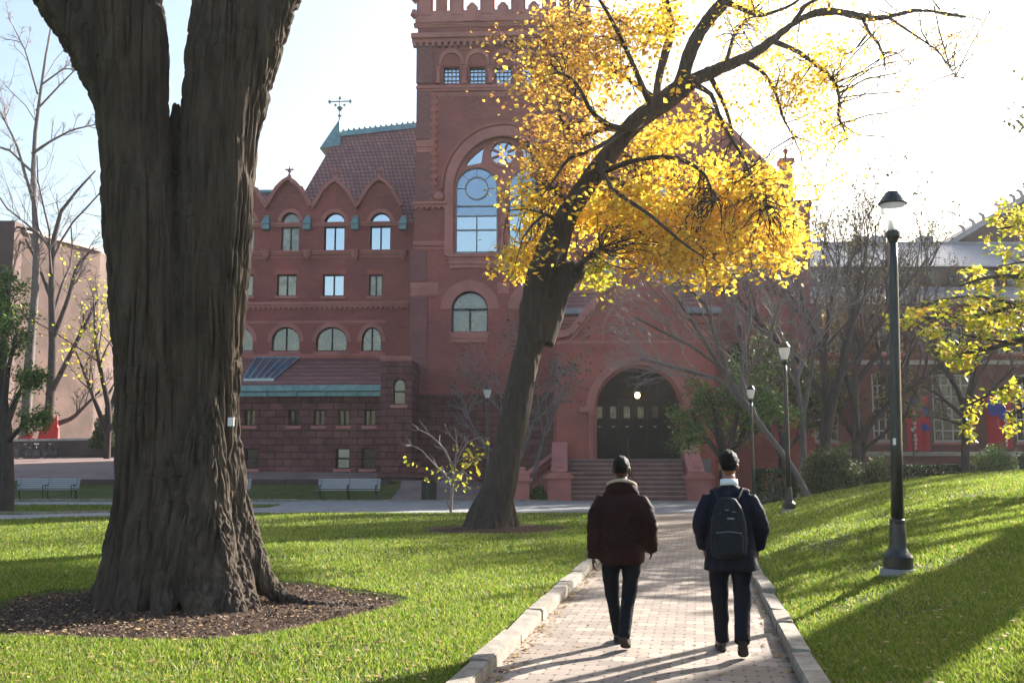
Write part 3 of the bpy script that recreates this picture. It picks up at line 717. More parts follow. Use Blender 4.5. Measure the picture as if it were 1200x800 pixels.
mb = MB(); u, z = r0[0] + .1, r0[1] + 1.0; mb.lathe([(.06, 0), (.06, .2), (.16, .3), (.05, .42), (.05, .6), (.22, .85), (.05, 1.0), (.04, 1.4), (.12, 1.5), (.02, 1.7)], (u, 20.5, z), 8)
mb.beam((u - .7, 20.5, z + 1.3), (u + .7, 20.5, z + 1.3), .07, .07)
for s_ in (-1, 1): mb.lathe([(.03, -.15), (.13, 0), (.03, .15)], (u + s_ * .7, 20.5, z + 1.3), 6); mb.lathe([(.02, -.1), (.12, 0), (.02, .1)], (u + s_ * .3, 20.5, z + 1.05), 6)
mb.build('ridge_finial', M_('copper'), lib)

# ---------------- low stone annex with copper gutter, and the stone bay beside the tower
A = Plane(FR, 7, lib)
for x in (292, 344, 373.5, 402.5, 433): A.window(x - 6.5, x + 6.5, 480, 498.5, False, (1, 0), 'glass_dim', rec=.3, t=.05)
for x, g in ((293, 'glass_dim'), (401, 'glass_sky'), (431, 'glass_dim')): A.window(x - 8, x + 8, 525, 549, False, (0, 1), g, rec=.35, t=.05)
A.wall('wall', A.pts([(200, 575), (446, 575), (446, 458), (200, 458)]), M_('brownstone'), .4)
a0, a1, zt = A.pt(200, 458), A.pt(446, 458), A.pt(446, 458)[1]
MB().box(a0[0], a1[0], 7.45, 14.0, 0, zt - .01).build('wall', M_('brownstone'), lib)
A.band(200, 446, 461, 468, .16, 'cornice', 'brownstone', dent=.5)
w0 = W.pt(446, 420)
mb = MB(); mb.add([(a0[0], 6.75, zt + .1), (a1[0] + .1, 6.75, zt + .1), (a1[0] + .1, 14.0, w0[1]), (a0[0], 14.0, w0[1]), (a0[0], 6.75, zt), (a1[0] + .1, 6.75, zt), (a1[0] + .1, 14, zt), (a0[0], 14, zt)],
                  [(0, 1, 2, 3), (0, 4, 5, 1), (1, 5, 6, 2), (0, 3, 7, 4), (4, 7, 6, 5)]); mb.build('lean_to_roof', M_('roof_tile'), lib)
mb = MB(); mb.box(a0[0], a1[0] + .15, 6.45, 6.74, zt - .02, zt + .28); mb.box(a0[0], a1[0] + .12, 6.6, 6.9, zt - .28, zt - .05)
for u in np.arange(a0[0] + .5, a1[0], 1.55): mb.box(u, u + .06, 6.42, 6.55, zt - .26, zt + .3)
mb.build('gutter', M_('copper'), lib, bevel=.01)
def on_roof(px, py):      # point of the lean-to roof under a pixel
    r = ray(px, py); o2 = FR.o; sl_ = (w0[1] - zt - .1) / 7.25
    best = None
    for d in np.linspace(6.75, 14, 400):
        u, z = FR.L(px, py, d); zz = zt + .1 + sl_ * (d - 6.75)
        if best is None or abs(z - zz) < best[0]: best = (abs(z - zz), u, d, zz)
    return best[1:]
q = [on_roof(*p) for p in ((285, 446), (321, 446), (351, 421), (300, 421))]
mb = MB()
mb.add([(u, d, z + .12) for u, d, z in q] + [(u, d, z + .0) for u, d, z in q], [(0, 1, 2, 3), (0, 4, 5, 1), (1, 5, 6, 2), (2, 6, 7, 3), (3, 7, 4, 0)])
skl = mb.build('skylight', M_('glass_stained'), lib)
mb = MB(); q = [np.array(p) + (0, 0, .13) for p in q]
for k in range(6): f_ = k / 5; mb.beam(q[0] + (q[1] - q[0]) * f_, q[3] + (q[2] - q[3]) * f_, .07, .05)
for k in (0, 1): mb.beam(q[0] + (q[3] - q[0]) * k, q[1] + (q[2] - q[1]) * k, .1, .06)
mb.build('glazing_bars', M_('lead'), skl)
B = Plane(FR, 6.2, lib)
B.window(460, 475, 443, 474, True, (0, 1), 'glass_mid', rec=.3, surround=(.15, .05, 'brownstone'))
B.wall('wall', B.pts([(446, 575), (482, 575), (482, 421), (446, 421)]), M_('brownstone'), .4)
b0, b1 = B.pt(446, 421), B.pt(482, 421)
MB().box(b0[0], b1[0], 6.65, 14.0, 0, b0[1] - .01).build('wall', M_('brownstone'), lib)
B.band(445, 483, 417, 423, .14, 'cornice'); B.band(447, 482, 520, 525, .08, m='brownstone')
mb = MB()
for k in range(3): mb.box(b0[0] + .1 + .3 * k, b1[0] + 1.2 - .3 * k, 5.0 + .4 * k, 6.25, .9 + .25 * k, 1.15 + .25 * k)
mb.build('side_steps', M_('brownstone'), lib, bevel=.02)

# ---------------- the tower
T = Plane(FR, 9, lib)
CX = 589.5
for cx in (529, 559.5, 590, 620.5, 651):
    T.window(cx - 9.5, cx + 9.5, 78, 98, False, (3, 3), 'glass_sky', rec=.3, t=.05, bars=.022, sill=False)
    a, b = T.pt(cx - 11.5, 78), T.pt(cx + 11.5, 78); zc = T.pt(cx, 78)[1] + .05; arc = [((a[0] + b[0]) / 2 + (b[0] - a[0]) / 2 * math.cos(t), zc + .68 * math.sin(t) ** .8) for t in np.linspace(0, math.pi, 11)]
    arc2 = [((a[0] + b[0]) / 2 + (b[0] - a[0]) / 2 * 1.28 * math.cos(t), zc + .92 * math.sin(t) ** .8) for t in np.linspace(0, math.pi, 11)]
    MB().ring(arc, arc2, 8.85, 9.05).build('arch_trim', M_('sandstone'), lib)
for cx in (513.5, 544.2, 574.8, 605.2, 635.8, 666.5):
    u, z0 = T.pt(cx, 99); _, z1 = T.pt(cx, 79); MB().lathe([(.17, 0), (.17, .1), (.11, .16), (.11, z1 - z0 - .2), (.19, z1 - z0 - .06), (.19, z1 - z0)], (u, 8.9, z0), 10).build('colonnette', M_('sandstone'), lib, smooth=False)
# great traceried arch
arcO = T.opening(521, 658, 149, 300, True, 40, yspring=222); arcI = T.opening(531, 648, 160, 300, True, 40, yspring=224)
T.holes.append(arcI)
out = T.pts([(481, 575), (698, 575), (692.5, 330), (690.5, 100), (690, 22), (490, 22), (489, 100), (484, 330)])
for (x0, x1) in ((529, 571.5), (608, 650.5)): T.window(x0, x1, 341, 389, True, (1, 0), 'glass_mid', rec=.35, t=.07, transom=(362, True), surround=(.6, .06, 'sandstone'))
T.wall('wall', out, M_('brick'), .75)
zt = T.pt(589, -25)[1]; t0, t1 = T.pt(489, 100)[0], T.pt(690.5, 100)[0]
zt = T.pt(589, 30)[1] - .5
MB().box(t0 + .02, t1 - .02, 9.8, 18.5, 0, zt - .02).build('wall', M_('brick'), lib)
MB().box(t0 + .01, t0 + .3, 9.02, 9.8, 0, zt - .03).build('wall', M_('brick'), lib); MB().box(t1 - .3, t1 - .01, 9.02, 9.8, 0, zt - .03).build('wall', M_('brick'), lib)
nI = len(arcI)
MB().ring(arcI[1:] + arcI[:1], arcO[1:] + arcO[:1], 8.82, 9.3).build('arch_trim', M_('sandstone'), lib)
def scale_arc(poly, k, base): c = (poly[0][0] + poly[1][0]) / 2; return [(c + (p[0] - c) * k, base + (p[1] - base) * k) for p in poly]
zs = T.pt(540, 222)[1]; o2 = scale_arc(arcO, 1.035, zs); o3 = scale_arc(arcO, 1.075, zs)
MB().ring(o2[2:], o3[2:], 8.86, 9.05).build('hood_mould', M_('brick_plain'), lib)
# tracery slab inside the arch: lancets, spandrel eyes and rose
D2 = Plane(FR, 9.3, lib)
def lancet(x0, x1): return D2.opening(x0, x1, 196, 297, True, 20)
lan = [lancet(534, 582.5), lancet(596.5, 645)]
(ru, rz), (ru2, _) = D2.pt(589.5, 179.5), D2.pt(605.5, 179.5); rr = ru2 - ru
rose = [(ru + rr * math.cos(a), rz + rr * math.sin(a)) for a in np.linspace(0, 2 * math.pi, 28, endpoint=False)]
sp = [[D2.pt(*p) for p in l] for l in ([(545, 195), (564, 191), (567, 172), (557, 180), (549, 188)], [(634, 195), (630, 188), (622, 180), (612, 172), (615, 191)])]
D2.holes = lan + [rose] + sp
D2.wall('tracery', [(p[0], p[1]) for p in scale_arc(arcI, 1.01, zs)], M_('sandstone'), .3)
for l, nm in zip(lan, range(2)):
    us = [p[0] for p in l]; zz = [p[1] for p in l]; mb = MB(); inn = scale_arc(l, .965, zs); mb.ring(inn, l, 9.4, 9.5, closed=True)
    c = (min(us) + max(us)) / 2; zA = D2.pt(540, 241)[1]; zB = D2.pt(540, 269)[1]
    mb.box(c - .035, c + .035, 9.42, 9.5, min(zz), zA - .55); mb.box(min(us), max(us), 9.41, 9.5, zB - .035, zB + .035); mb.box(min(us), max(us), 9.41, 9.5, zA - .04, zA + .04); mb.box(min(us), max(us), 9.41, 9.5, zA - .58, zA - .52)
    ca = [(c + .58 * math.cos(a), zA + 1.0 + .58 * math.sin(a)) for a in np.linspace(0, 2 * math.pi, 25)[:-1]]; cb_ = [(c + .66 * math.cos(a), zA + 1.0 + .66 * math.sin(a)) for a in np.linspace(0, 2 * math.pi, 25)[:-1]]
    mb.ring(ca, cb_, 9.42, 9.5, closed=True)
    for a in np.arange(0, 6.28, .7854): mb.beam((c + .66 * math.cos(a), 9.46, zA + 1 + .66 * math.sin(a)), (c + 1.1 * math.cos(a), 9.46, zA + 1 + 1.1 * math.sin(a)) if a < 3.2 else (c + .7 * math.cos(a), 9.46, zA + 1 + .7 * math.sin(a)), .03, .03)
    f = mb.build('lancet_window', M_('lead'), lib)
    zA -= .55
    lo = [p for p in l if p[1] < zA]; MB().prism([(min(us), min(zz)), (max(us), min(zz)), (max(us), zA), (min(us), zA)], 9.50, 9.515).build('pane', M_('glass_sky'), f)
    MB().prism([(max(us), zA), *[p for p in l[2:] if p[1] > zA], (min(us), zA)], 9.50, 9.515).build('stained_pane', M_('glass_stained'), f)
mb = MB(); mb.ring([(ru + (p[0] - ru) * .9, rz + (p[1] - rz) * .9) for p in rose], [(ru + (p[0] - ru) * 1.12, rz + (p[1] - rz) * 1.12) for p in rose], 9.22, 9.45, closed=True)
for a in np.arange(0, 6.28, .7854):
    a += .39; mb.beam((ru + rr * .34 * math.cos(a), 9.38, rz + rr * .34 * math.sin(a)), (ru + rr * .95 * math.cos(a), 9.38, rz + rr * .95 * math.sin(a)), .08, .10)
    mb.lathe([(.001, 0), (.13, .0), (.13, .12), (.001, .12)], (0, 0, 0), 3) if False else None
rw = mb.build('rose_window', M_('sandstone'), lib); MB().prism(rose, 9.46, 9.475).build('pane', M_('glass_sky'), rw)
for k, s_ in enumerate(sp): MB().prism(s_, 9.46, 9.475).build('spandrel_pane', M_('glass_sky'), lib)
u, z0 = D2.pt(589.5, 298); _, z1 = D2.pt(589.5, 226); h_ = z1 - z0
MB().lathe([(.22, 0), (.22, .25), (.14, .35), (.14, h_ * .45), (.19, h_ * .47), (.19, h_ * .52), (.14, h_ * .54), (.14, h_ - .4), (.24, h_ - .15), (.24, h_)], (u, 9.18, z0), 12).build('colonnette', M_('sandstone'), lib)
# mouldings
T.band(483, 696, 40, 50, .42, 'cornice', dent=.34); T.band(485, 694, 26, 31, .12); T.band(488, 692, 100, 106, .16); T.band(508, 672, 108, 112, .06, dent=.22)
T.band(523, 656, 298, 304, .22, 'sill'); T.band(526, 653, 304, 314, .12); T.band(484, 525, 237, 243, .26, 'cornice', dent=.3); T.band(655, 696, 237, 243, .26, 'cornice', dent=.3)
T.band(484, 526, 283, 288, .12); T.band(484, 526, 290, 293, .08); T.band(653, 696, 283, 288, .12)
T.band(481, 514, 331, 344, .07, m='sandstone'); T.band(583, 597, 331, 344, .07); T.band(664, 698, 331, 344, .07); T.band(480, 515, 344, 348, .14); T.band(528, 572, 391, 401, .1, 'sill')
T.band(607, 651, 391, 401, .1, 'sill')
# darker corner piers with pink bands
for (xa, xb) in ((488.5, 507), (672, 690.8)):
    for (ya, yb) in ((52, 98), (107, 163), (180, 236)):
        a, b = T.pt(xa, ya), T.pt(xb, yb); MB().box(a[0], b[0], 8.9, 9.04, b[1], a[1]).build('corner_pier', M_('brick_dull'), lib)
    T.band(xa - .5, xb + .5, 165, 179, .15)
for (xa, xb, y0, y1) in ((481, 500, 294, 330), (481, 500, 348, 440)): a, b = T.pt(xa, y0), T.pt(xb, y1); MB().box(a[0], b[0], 8.93, 9.04, b[1], a[1]).build('corner_pier', M_('brick_dull'), lib)
for x in (508.5, 670): 
    a, b = T.pt(x - 1.2, 110), T.pt(x + 1.2, 236); mb = MB(); mb.box(a[0], b[0], 8.9, 9.05, b[1], a[1])
    for z in np.arange(b[1], a[1], .42): mb.box(a[0] - .12, b[0] + .12, 8.88, 9.04, z, z + .2)
    mb.build('quoins', M_('brick_plain'), lib)
for x in (511, 668): u, z = T.pt(x + (3 if x < 600 else -3), 232); MB().lathe([(.02, -.3), (.3, -.1), (.36, .1), (.1, .32)], (u, 8.95, z), 8).build('carved_boss', M_('sandstone'), lib)
# brownstone base of the tower
a, b = T.pt(479, 466), T.pt(700, 575); MB().box(a[0], b[0], 8.72, 9.02, 0, a[1]).build('base_course', M_('brownstone'), lib); T.band(479, 700, 462, 467, .36, m='brownstone')
a = T.pt(481, 440); b = T.pt(500, 440)
# battlements
zc = T.pt(589, 24)[1]; zm = T.pt(589, 11)[1]; zp = T.pt(589, -25)[1]
MB().box(t0 - .12, t1 + .12, 8.8, 9.3, zc - .1, zm - .1).build('parapet', M_('sandstone'), lib)
edges = [489, 507.5, 511.5, 524, 527.5, 544, 563, 580, 599, 616, 635, 652, 655.5, 668, 672, 691]
for i in range(0, len(edges), 2):
    a, b = T.pt(edges[i], 0)[0], T.pt(edges[i + 1], 0)[0]
    m_ = MB().box(a, b, 8.82, 9.35, zm - .15, zp).build('merlon', M_('brick_plain'), lib)
    MB().box(a - .08, b + .08, 8.74, 9.42, zp + .003, zp + .22).build('coping', M_('sandstone'), m_)
    MB().box(a + .1, b - .1, 8.74, 8.84, zm - .35, zp - .4).build('sunk_panel', M_('sandstone'), m_, bevel=.02) if b - a > .6 else None
for i in (5, 7, 9): 
    a, b = T.pt(edges[i] + 3, 0)[0], T.pt(edges[i + 1] - 3, 0)[0]; c = (a + b) / 2
    MB().prism([(a, zm - .12), (b, zm - .12), (b, zm + .12), (c + .08, zm + .38), (c - .08, zm + .38), (a, zm + .12)], 8.9, 9.2).build('crenel_stone', M_('sandstone'), lib)
    MB().box(a - .2, b + .2, 8.72, 8.82, zm - .75, zm - .5).build('panel_moulding', M_('sandstone'), lib)
mb = MB(); mb.box(t0 - .12, t0 + .4, 9.3, 18.6, zc - .1, zm - .12); mb.box(t1 - .4, t1 + .12, 9.3, 18.6, zc - .1, zm - .12); mb.box(t0, t1, 18.1, 18.6, zc - .1, zm - 2.5); mb.build('parapet', M_('sandstone'), lib)
u, z = T.pt(486, 20); MB().lathe([(.02, -.25), (.22, 0), (.12, .3)], (u, 8.8, z), 8).build('gargoyle', M_('sandstone'), lib); MB().lathe([(.02, -.25), (.24, 0), (.12, .3)], (u + .05, 8.8, z + .9), 8).build('gargoyle', M_('sandstone'), lib)

# ---------------- range behind the porch, with its big gable
G = Plane(FR, 11, lib)
for (x0, x1, y0, y1, g) in ((707, 733, 295, 322, 'glass_mid'), (772, 803, 295, 322, 'glass_mid'), (834, 858, 202, 231, 'glass_sky'), (838, 862, 295, 322, 'glass_mid'), (890, 914, 295, 322, 'glass_mid'), (760, 784, 202, 231, 'glass_sky')):
    G.window(x0, x1, y0, y1, False, (1, 0), g, 'white_frame' if y0 > 250 else 'window_frame', rec=.3, surround=(.3, .05, 'sandstone'))
for x in (865, 905): G.window(x - 11, x + 11, 400, 445, True, (1, 1), 'glass_dim', rec=.3, yspring=415)
outp = G.pts([(690, 575), (951, 575), (949, 240), (931, 238), (927, 228), (914, 215), (800, 100), (690, 205)])
G.wall('wall', outp, M_('brick'), .6)
g0, g1 = G.pt(692, 240), G.pt(949, 240)
MB().box(g0[0], g1[0], 11.62, 24, 0, g1[1] - .05).build('wall', M_('brick'), lib)
pk = G.pt(800, 100); gl = G.pt(690, 205)
mb = MB(); mb.add([(pk[0], 11.6, pk[1] - .1), (gl[0] - 1, 11.6, gl[1] - 1), (g1[0] - 1.0, 11.6, g1[1] + .2), (pk[0], 23.9, pk[1] - .1), (gl[0] - 1, 23.9, gl[1] - 1), (g1[0] - 1.0, 23.9, g1[1] + .2), (gl[0] - 1, 11.6, g1[1] - .3), (gl[0] - 1, 23.9, g1[1] - .3), (g1[0] - 1, 11.6, g1[1] - .3), (g1[0] - 1, 23.9, g1[1] - .3)],
                  [(0, 1, 4, 3), (0, 3, 5, 2), (1, 6, 7, 4), (2, 5, 9, 8), (0, 2, 8, 6, 1), (3, 4, 7, 9, 5), (6, 8, 9, 7)]); mb.build('roof', M_('roof_tile'), lib)
mb = MB()
for (a, b) in (((800, 99), (914, 213)), ((800, 99), (690, 204))): a, b = G.pt(*a), G.pt(*b); mb.beam((a[0], 11.1, a[1] + .1), (b[0], 11.1, b[1] + .1), .6, .26)
mb.build('gable_coping', M_('sandstone'), lib)
u0, z0 = G.pt(899, 250); u1, z1 = G.pt(917, 194); MB().box(u0, u1, 12.5, 16, z0, z1).build('chimney', M_('brick_plain'), lib, bevel=.03)
u0, z0 = G.pt(917, 250); u1, z1 = G.pt(928, 186); t_ = MB(); t_.box(u0, u1, 10.9, 11.55, z0, z1); t_.box(u0 - .1, u1 + .1, 10.8, 11.65, z1 - .25, z1); t_.lathe([(.1, 0), (.05, .3), (.16, .5), (.04, .65), (.03, .9)], ((u0 + u1) / 2, 11.2, z1), 8); t_.build('pinnacle', M_('sandstone'), lib)
G.band(930, 951, 236, 243, .3, 'cornice', 'brownstone'); G.band(692, 949, 330, 335, .12); G.band(692, 949, 283, 287, .08)
# entrance-range lean-to with copper snow rails
pd = 6.0
E = Plane(FR, pd, lib)
zR = G.pt(700, 330)[1]; zE = E.pt(700, 366)[1]
e0, e1 = E.pt(648, 400)[0], E.pt(838, 400)[0]
mb = MB(); mb.add([(e0 - .2, pd - .3, zE), (e1 + .2, pd - .3, zE), (e1 + .2, 11, zR), (e0 - .2, 11, zR), (e0 - .2, pd - .3, zE - .15), (e1 + .2, pd - .3, zE - .15), (e1 + .2, 11, zE - .15), (e0 - .2, 11, zE - .15)], [(0, 1, 2, 3), (0, 4, 5, 1), (1, 5, 6, 2), (0, 3, 7, 4), (4, 7, 6, 5)]); mb.build('lean_to_roof', M_('roof_tile'), lib)
mb = MB()
for zz, dd in ((.35, .0), (.12, -.3), (-.1, -.6)): mb.box(e0, e1, 10.6 + dd, 10.75 + dd, zR + zz - .1, zR + zz)
for u in np.arange(e0, e1, 1.4): mb.beam((u, 9.6, zR - .75), (u, 10.8, zR + .4), .08, .08)
mb.build('snow_rail', M_('lead'), lib)
MB().box(e0 - .3, e1 + .3, pd - .55, pd - .3, zE - .12, zE + .14).build('gutter', M_('lead'), lib)
va, vb = Plane(FR, 3.4, lib).pt(697, 500)[0] - .3, Plane(FR, 3.4, lib).pt(802.5, 500)[0] + .3
mb = MB(); mb.box(e0, va, pd, 11, 0, zE - .16); mb.box(vb, e1, pd, 11, 0, zE - .16); mb.box(va, vb, 7.45, 11, 0, zE - .16); mb.build('wall', M_('brick'), lib)
E.band(646, 840, 372, 379, .3, 'cornice'); E.band(648, 838, 381, 385, .16); E.band(648, 838, 390, 394, .1)

# ---------------- entrance porch
Q = Plane(FR, 3.4, lib)
arc = Q.opening(697, 802.5, 427, 545, True, 40, yspring=480)
Q.holes.append(arc)
peak = [(652, 395), (668, 392), (700, 352), (728, 318), (731, 306), (755, 306), (758, 318), (786, 352), (818, 392), (838, 395)]
Q.wall('porch_front', Q.pts([(652, 590), (838, 590)]) + Q.pts(peak[::-1]), M_('brick_plain'), .7)
q0, q1 = Q.pt(652, 500)[0], Q.pt(838, 500)[0]; a0, a1 = arc[0][0], arc[1][0]; ztop = max(p[1] for p in arc)
MB().box(q0 + .01, a0 - .3, 4.1, pd, 0, Q.pt(650, 396)[1]).build('porch_side', M_('brick_plain'), lib); MB().box(a1 + .3, q1 - .01, 4.1, pd, 0, Q.pt(650, 396)[1]).build('porch_side', M_('brick_plain'), lib)
pkz = Q.pt(743, 312)[1]; shz = Q.pt(668, 392)[1]; s0, s1 = Q.pt(668, 392)[0], Q.pt(818, 392)[0]; sc_ = (s0 + s1) / 2
MB().add([(s0, 4.1, shz), (s1, 4.1, shz), (sc_, 4.1, pkz - .2), (s0, 10.9, shz), (s1, 10.9, shz), (sc_, 10.9, pkz - .2)], [(0, 1, 2), (0, 2, 5, 3), (1, 4, 5, 2), (3, 5, 4), (0, 3, 4, 1)]).build('porch_roof', M_('roof_tile'), lib)
mb = MB()
for l in ([(652, 394), (668, 391), (700, 351), (728, 317)], [(838, 394), (818, 391), (786, 351), (758, 317)]):
    l = Q.pts(l)
    for a, b in zip(l[:-1], l[1:]): mb.beam((a[0], 3.55, a[1] + .05), (b[0], 3.55, b[1] + .05), .8, .34); mb.beam((a[0], 3.36, a[1] - .35), (b[0], 3.36, b[1] - .35), .14, .14)
a, b = Q.pt(728, 318), Q.pt(758, 305); mb.box(a[0], b[0], 3.15, 4.1, a[1], b[1]); mb.box(a[0] + .15, b[0] - .15, 3.25, 4.0, b[1], b[1] + .3); mb.build('gable_coping', M_('sandstone'), lib, bevel=.02)
# archivolts
base = arc[0][1]; cu = (a0 + a1) / 2; rad = (a1 - a0) / 2; zs = Q.pt(700, 480)[1]
def ring_(k0, k1, y0, y1, nm, m):
    f = lambda k: [(cu + (rad + k) * math.cos(t), zs + (ztop - zs + k) * math.sin(t)) for t in np.linspace(0, math.pi, 41)]
    return MB().ring(f(k0), f(k1), y0, y1).build(nm, M_(m), lib)
ring_(.0, .38, 3.26, 3.9, 'archivolt', 'sandstone'); ring_(.40, .5, 3.3, 3.45, 'archivolt', 'brick_plain'); ring_(-.12, 0, 3.55, 4.1, 'archivolt', 'brick_plain')
for sx, s_ in ((a0, -1), (a1, 1)):
    mb = MB()
    for k, (y_, r_) in enumerate(((3.5, .13), (3.75, .13))): mb.lathe([(r_ + .08, 0), (r_ + .08, .2), (r_, .28), (r_, zs - base - .4), (r_ + .1, zs - base - .1), (r_ + .1, zs - base)], (sx + s_ * (.16 - .16 * k), y_ - .1 + .2 * k, base), 10)
    mb.build('jamb_column', M_('sandstone'), lib)
    q = MB(); q.box(min(sx + s_ * .02, sx + s_ * .7), max(sx + s_ * .02, sx + s_ * .7), 3.22, 3.5, zs - .12, zs + .14); q.build('impost', M_('sandstone'), lib, bevel=.02)
Q.band(664, 822, 399, 402, .05); 
nic = Q.opening(708, 778, 352, 398, True, 24, yspring=392); nic2 = scale_arc(nic, 1.08, nic[0][1])
MB().ring(nic[1:] + nic[:1], nic2[1:] + nic2[:1], 3.28, 3.45).build('niche_moulding', M_('sandstone'), lib)
for (xa, xb) in ((655, 668), (826, 836)): a, b = Q.pt(xa, 402), Q.pt(xb, 470); MB().box(a[0], b[0], 3.30, 3.44, b[1], a[1]).build('pilaster', M_('brick_plain'), lib, bevel=.02)
# vestibule and doors
LZ = P(748, 537.5, 48.4)[2]
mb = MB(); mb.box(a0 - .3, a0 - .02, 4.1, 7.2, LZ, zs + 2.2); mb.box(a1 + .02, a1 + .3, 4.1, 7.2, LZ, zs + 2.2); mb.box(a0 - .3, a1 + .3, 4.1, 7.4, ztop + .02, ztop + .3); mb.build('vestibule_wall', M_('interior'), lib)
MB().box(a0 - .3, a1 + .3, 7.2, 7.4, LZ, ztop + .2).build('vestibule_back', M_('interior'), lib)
V_ = Plane(FR, 7.0, lib)
mb = MB(); zd = V_.pt(750, 468)[1]; u0 = a0; nD = 6; wD = (a1 - a0) / nD
mb.box(a0, a1, 6.95, 7.15, zd, zd + .18)
for k in range(nD + 1): mb.box(a0 + k * wD - .07, a0 + k * wD + .07, 6.96, 7.15, LZ, zd)
for k in range(1, 4): mb.box(cu - rad * .6 + k * .0, cu + rad * .6, 6.97, 7.1, zd + .2 + .5 * k, zd + .26 + .5 * k) if k < 3 else None
for x in (-.9, 0, .9): mb.box(cu + x - .05, cu + x + .05, 6.97, 7.1, zd, zd + 1.5)
mb.build('door_surround', M_('door_paint'), lib)
for k in range(nD):
    x0 = a0 + k * wD + .075; x1 = x0 + wD - .15
    d_ = MB(); zz0, zz1 = LZ + .02, zd - .01; gz0, gz1 = zd - .95, zd - .35
    d_.box(x0, x1, 7.0, 7.06, zz0, gz0); d_.box(x0, x1, 7.0, 7.06, gz1, zz1); d_.box(x0, x0 + .12, 7.0, 7.06, gz0, gz1); d_.box(x1 - .12, x1, 7.0, 7.06, gz0, gz1)
    dd = d_.build('door', M_('door_paint'), lib); MB().box(x0 + .12, x1 - .12, 7.02, 7.035, gz0, gz1).build('pane', M_('glass_mid'), dd)
    MB().box(x0 + .2, x1 - .2, 6.96, 7.0, gz0 - .45, gz0 - .38).build('handle', M_('lead'), dd)
u, z = V_.pt(747, 463, -1.0)
ln = MB(); ln.lathe([(.02, .22), (.16, .2), (.19, .14), (.12, .13)], (u, 6, z), 10); ln.tube([(u, 6, z + .2), (u, 6, ztop + .05)], .02, 6); ln.lathe([(.10, -.19), (.12, -.15), (.03, -.22)], (u, 6, z), 10)
lt = ln.build('lantern', M_('dark_paint'), lib); MB().lathe([(.04, -.14), (.115, -.08), (.13, 0), (.11, .08), (.05, .13)], (u, 6, z), 14).build('globe', M_('glow'), lt, smooth=True)
pl_ = bpy.data.lights.new('lantern_light', 'POINT'); pl_.energy = 5; pl_.color = (1, .7, .4); pl_.shadow_soft_size = .15
po = bpy.data.objects.new('lantern_light', pl_); COL.objects.link(po); po.parent = lib; po.location = (u, 5.8, z - .05)
# steps
nst = 9; x0, x1 = FR.L(669, 585, 0)[0], FR.L(807, 585, 0)[0]
for k in range(nst):
    y_ = .34 * k; z0 = LZ * k / nst; z1 = LZ * (k + 1) / nst
    m_ = MB(); m_.box(x0, x1, y_, 3.25, z0 + .002, z1 - .055); st_ = m_.build('step', M_('steps'), lib)
    MB().box(x0, x1, y_ - .045, 3.25, z1 - .053, z1).build('tread', M_('tread') if k < nst - 1 else M_('landing'), st_, bevel=.006)
MB().box(q0 + .3, q1 - .3, 3.0, 7.2, 0, LZ).build('porch_floor', M_('landing'), lib)
def pier(pxa, pxb, pyt, yb, dep, h=None):
    a, b = FR.L(pxa, 575, yb)[0], FR.L(pxb, 575, yb)[0]; zt = FR.L((pxa + pxb) / 2, pyt, yb)[1]
    mb = MB(); mb.box(a + .06, b - .06, yb + .06, yb + dep - .06, -.05, zt - .28); c = mb.build('pier', M_('sandstone'), lib, bevel=.02)
    m2 = MB(); m2.box(a - .05, b + .05, yb - .05, yb + dep + .05, zt - .28, zt - .14); m2.box(a + .05, b - .05, yb + .05, yb + dep - .05, zt - .14, zt - .03)
    cx = (a + b) / 2; m2.lathe([(.28, 0), (.3, .06), (.2, .12), (.16, .2), (.2, .26), (.12, .34), (.02, .37)], (cx, yb + dep / 2, zt - .03), 12); m2.build('pier_cap', M_('sandstone'), c)
    return a, b, zt
pl = pier(640, 671, 553, -.5, 1.1); pr = pier(805, 836, 553, -.5, 1.1); p3 = pier(601, 622, 556, -.9, .8)
for (a, b, _) in (pl, pr):
    c = (a + b) / 2; mb = MB(); zz = pl[2] - .1
    mb.add([(c - .28, .6, 0), (c + .28, .6, 0), (c + .28, 3.4, 0), (c - .28, 3.4, 0), (c - .28, .6, zz), (c + .28, .6, zz), (c + .28, 3.4, zz + 1.35), (c - .28, 3.4, zz + 1.35)], [(0, 3, 2, 1), (4, 5, 6, 7), (0, 1, 5, 4), (1, 2, 6, 5), (2, 3, 7, 6), (3, 0, 4, 7)])
    s_ = mb.build('stair_wall', M_('sandstone'), lib, bevel=.02)
    MB().beam((c, .6, zz + .07), (c, 3.35, zz + 1.41), .72, .14).build('coping', M_('sandstone'), s_)
# second ramped wall to the left, running back from the outer pier to the building
a3 = (p3[0] + p3[1]) / 2; mb = MB(); q = [(a3, -.3), (FR.L(652, 530, 5.8)[0], 5.8)]
z3 = .95; mb.beam((q[0][0], q[0][1], z3), (q[1][0], q[1][1], z3 + 1.15), .3, .16); mb.beam((q[0][0], q[0][1], z3 - .35), (q[1][0], q[1][1], z3 + .8), .2, .12)
for k in np.linspace(.05, .95, 9): x_ = q[0][0] + (q[1][0] - q[0][0]) * k; y_ = q[0][1] + (q[1][1] - q[0][1]) * k; mb.box(x_ - .08, x_ + .08, y_ - .08, y_ + .08, 0, z3 + 1.15 * k)
mb.build('ramp_balustrade', M_('sandstone'), lib)
hx = FR.L(741, 560, 0)[0]
mb = MB(); mb.tube([(hx, .1, .15), (hx, .1, 1.02), (hx, .35, 1.15), (hx, 3.2, LZ + .95), (hx, 3.5, LZ + .98), (hx, 3.6, LZ + .02)], .03, 8); mb.tube([(hx, 1.7, .8), (hx, 1.7, LZ / 2 + 1.0)], .025, 8); mb.build('handrail', M_('dark_paint'), lib)

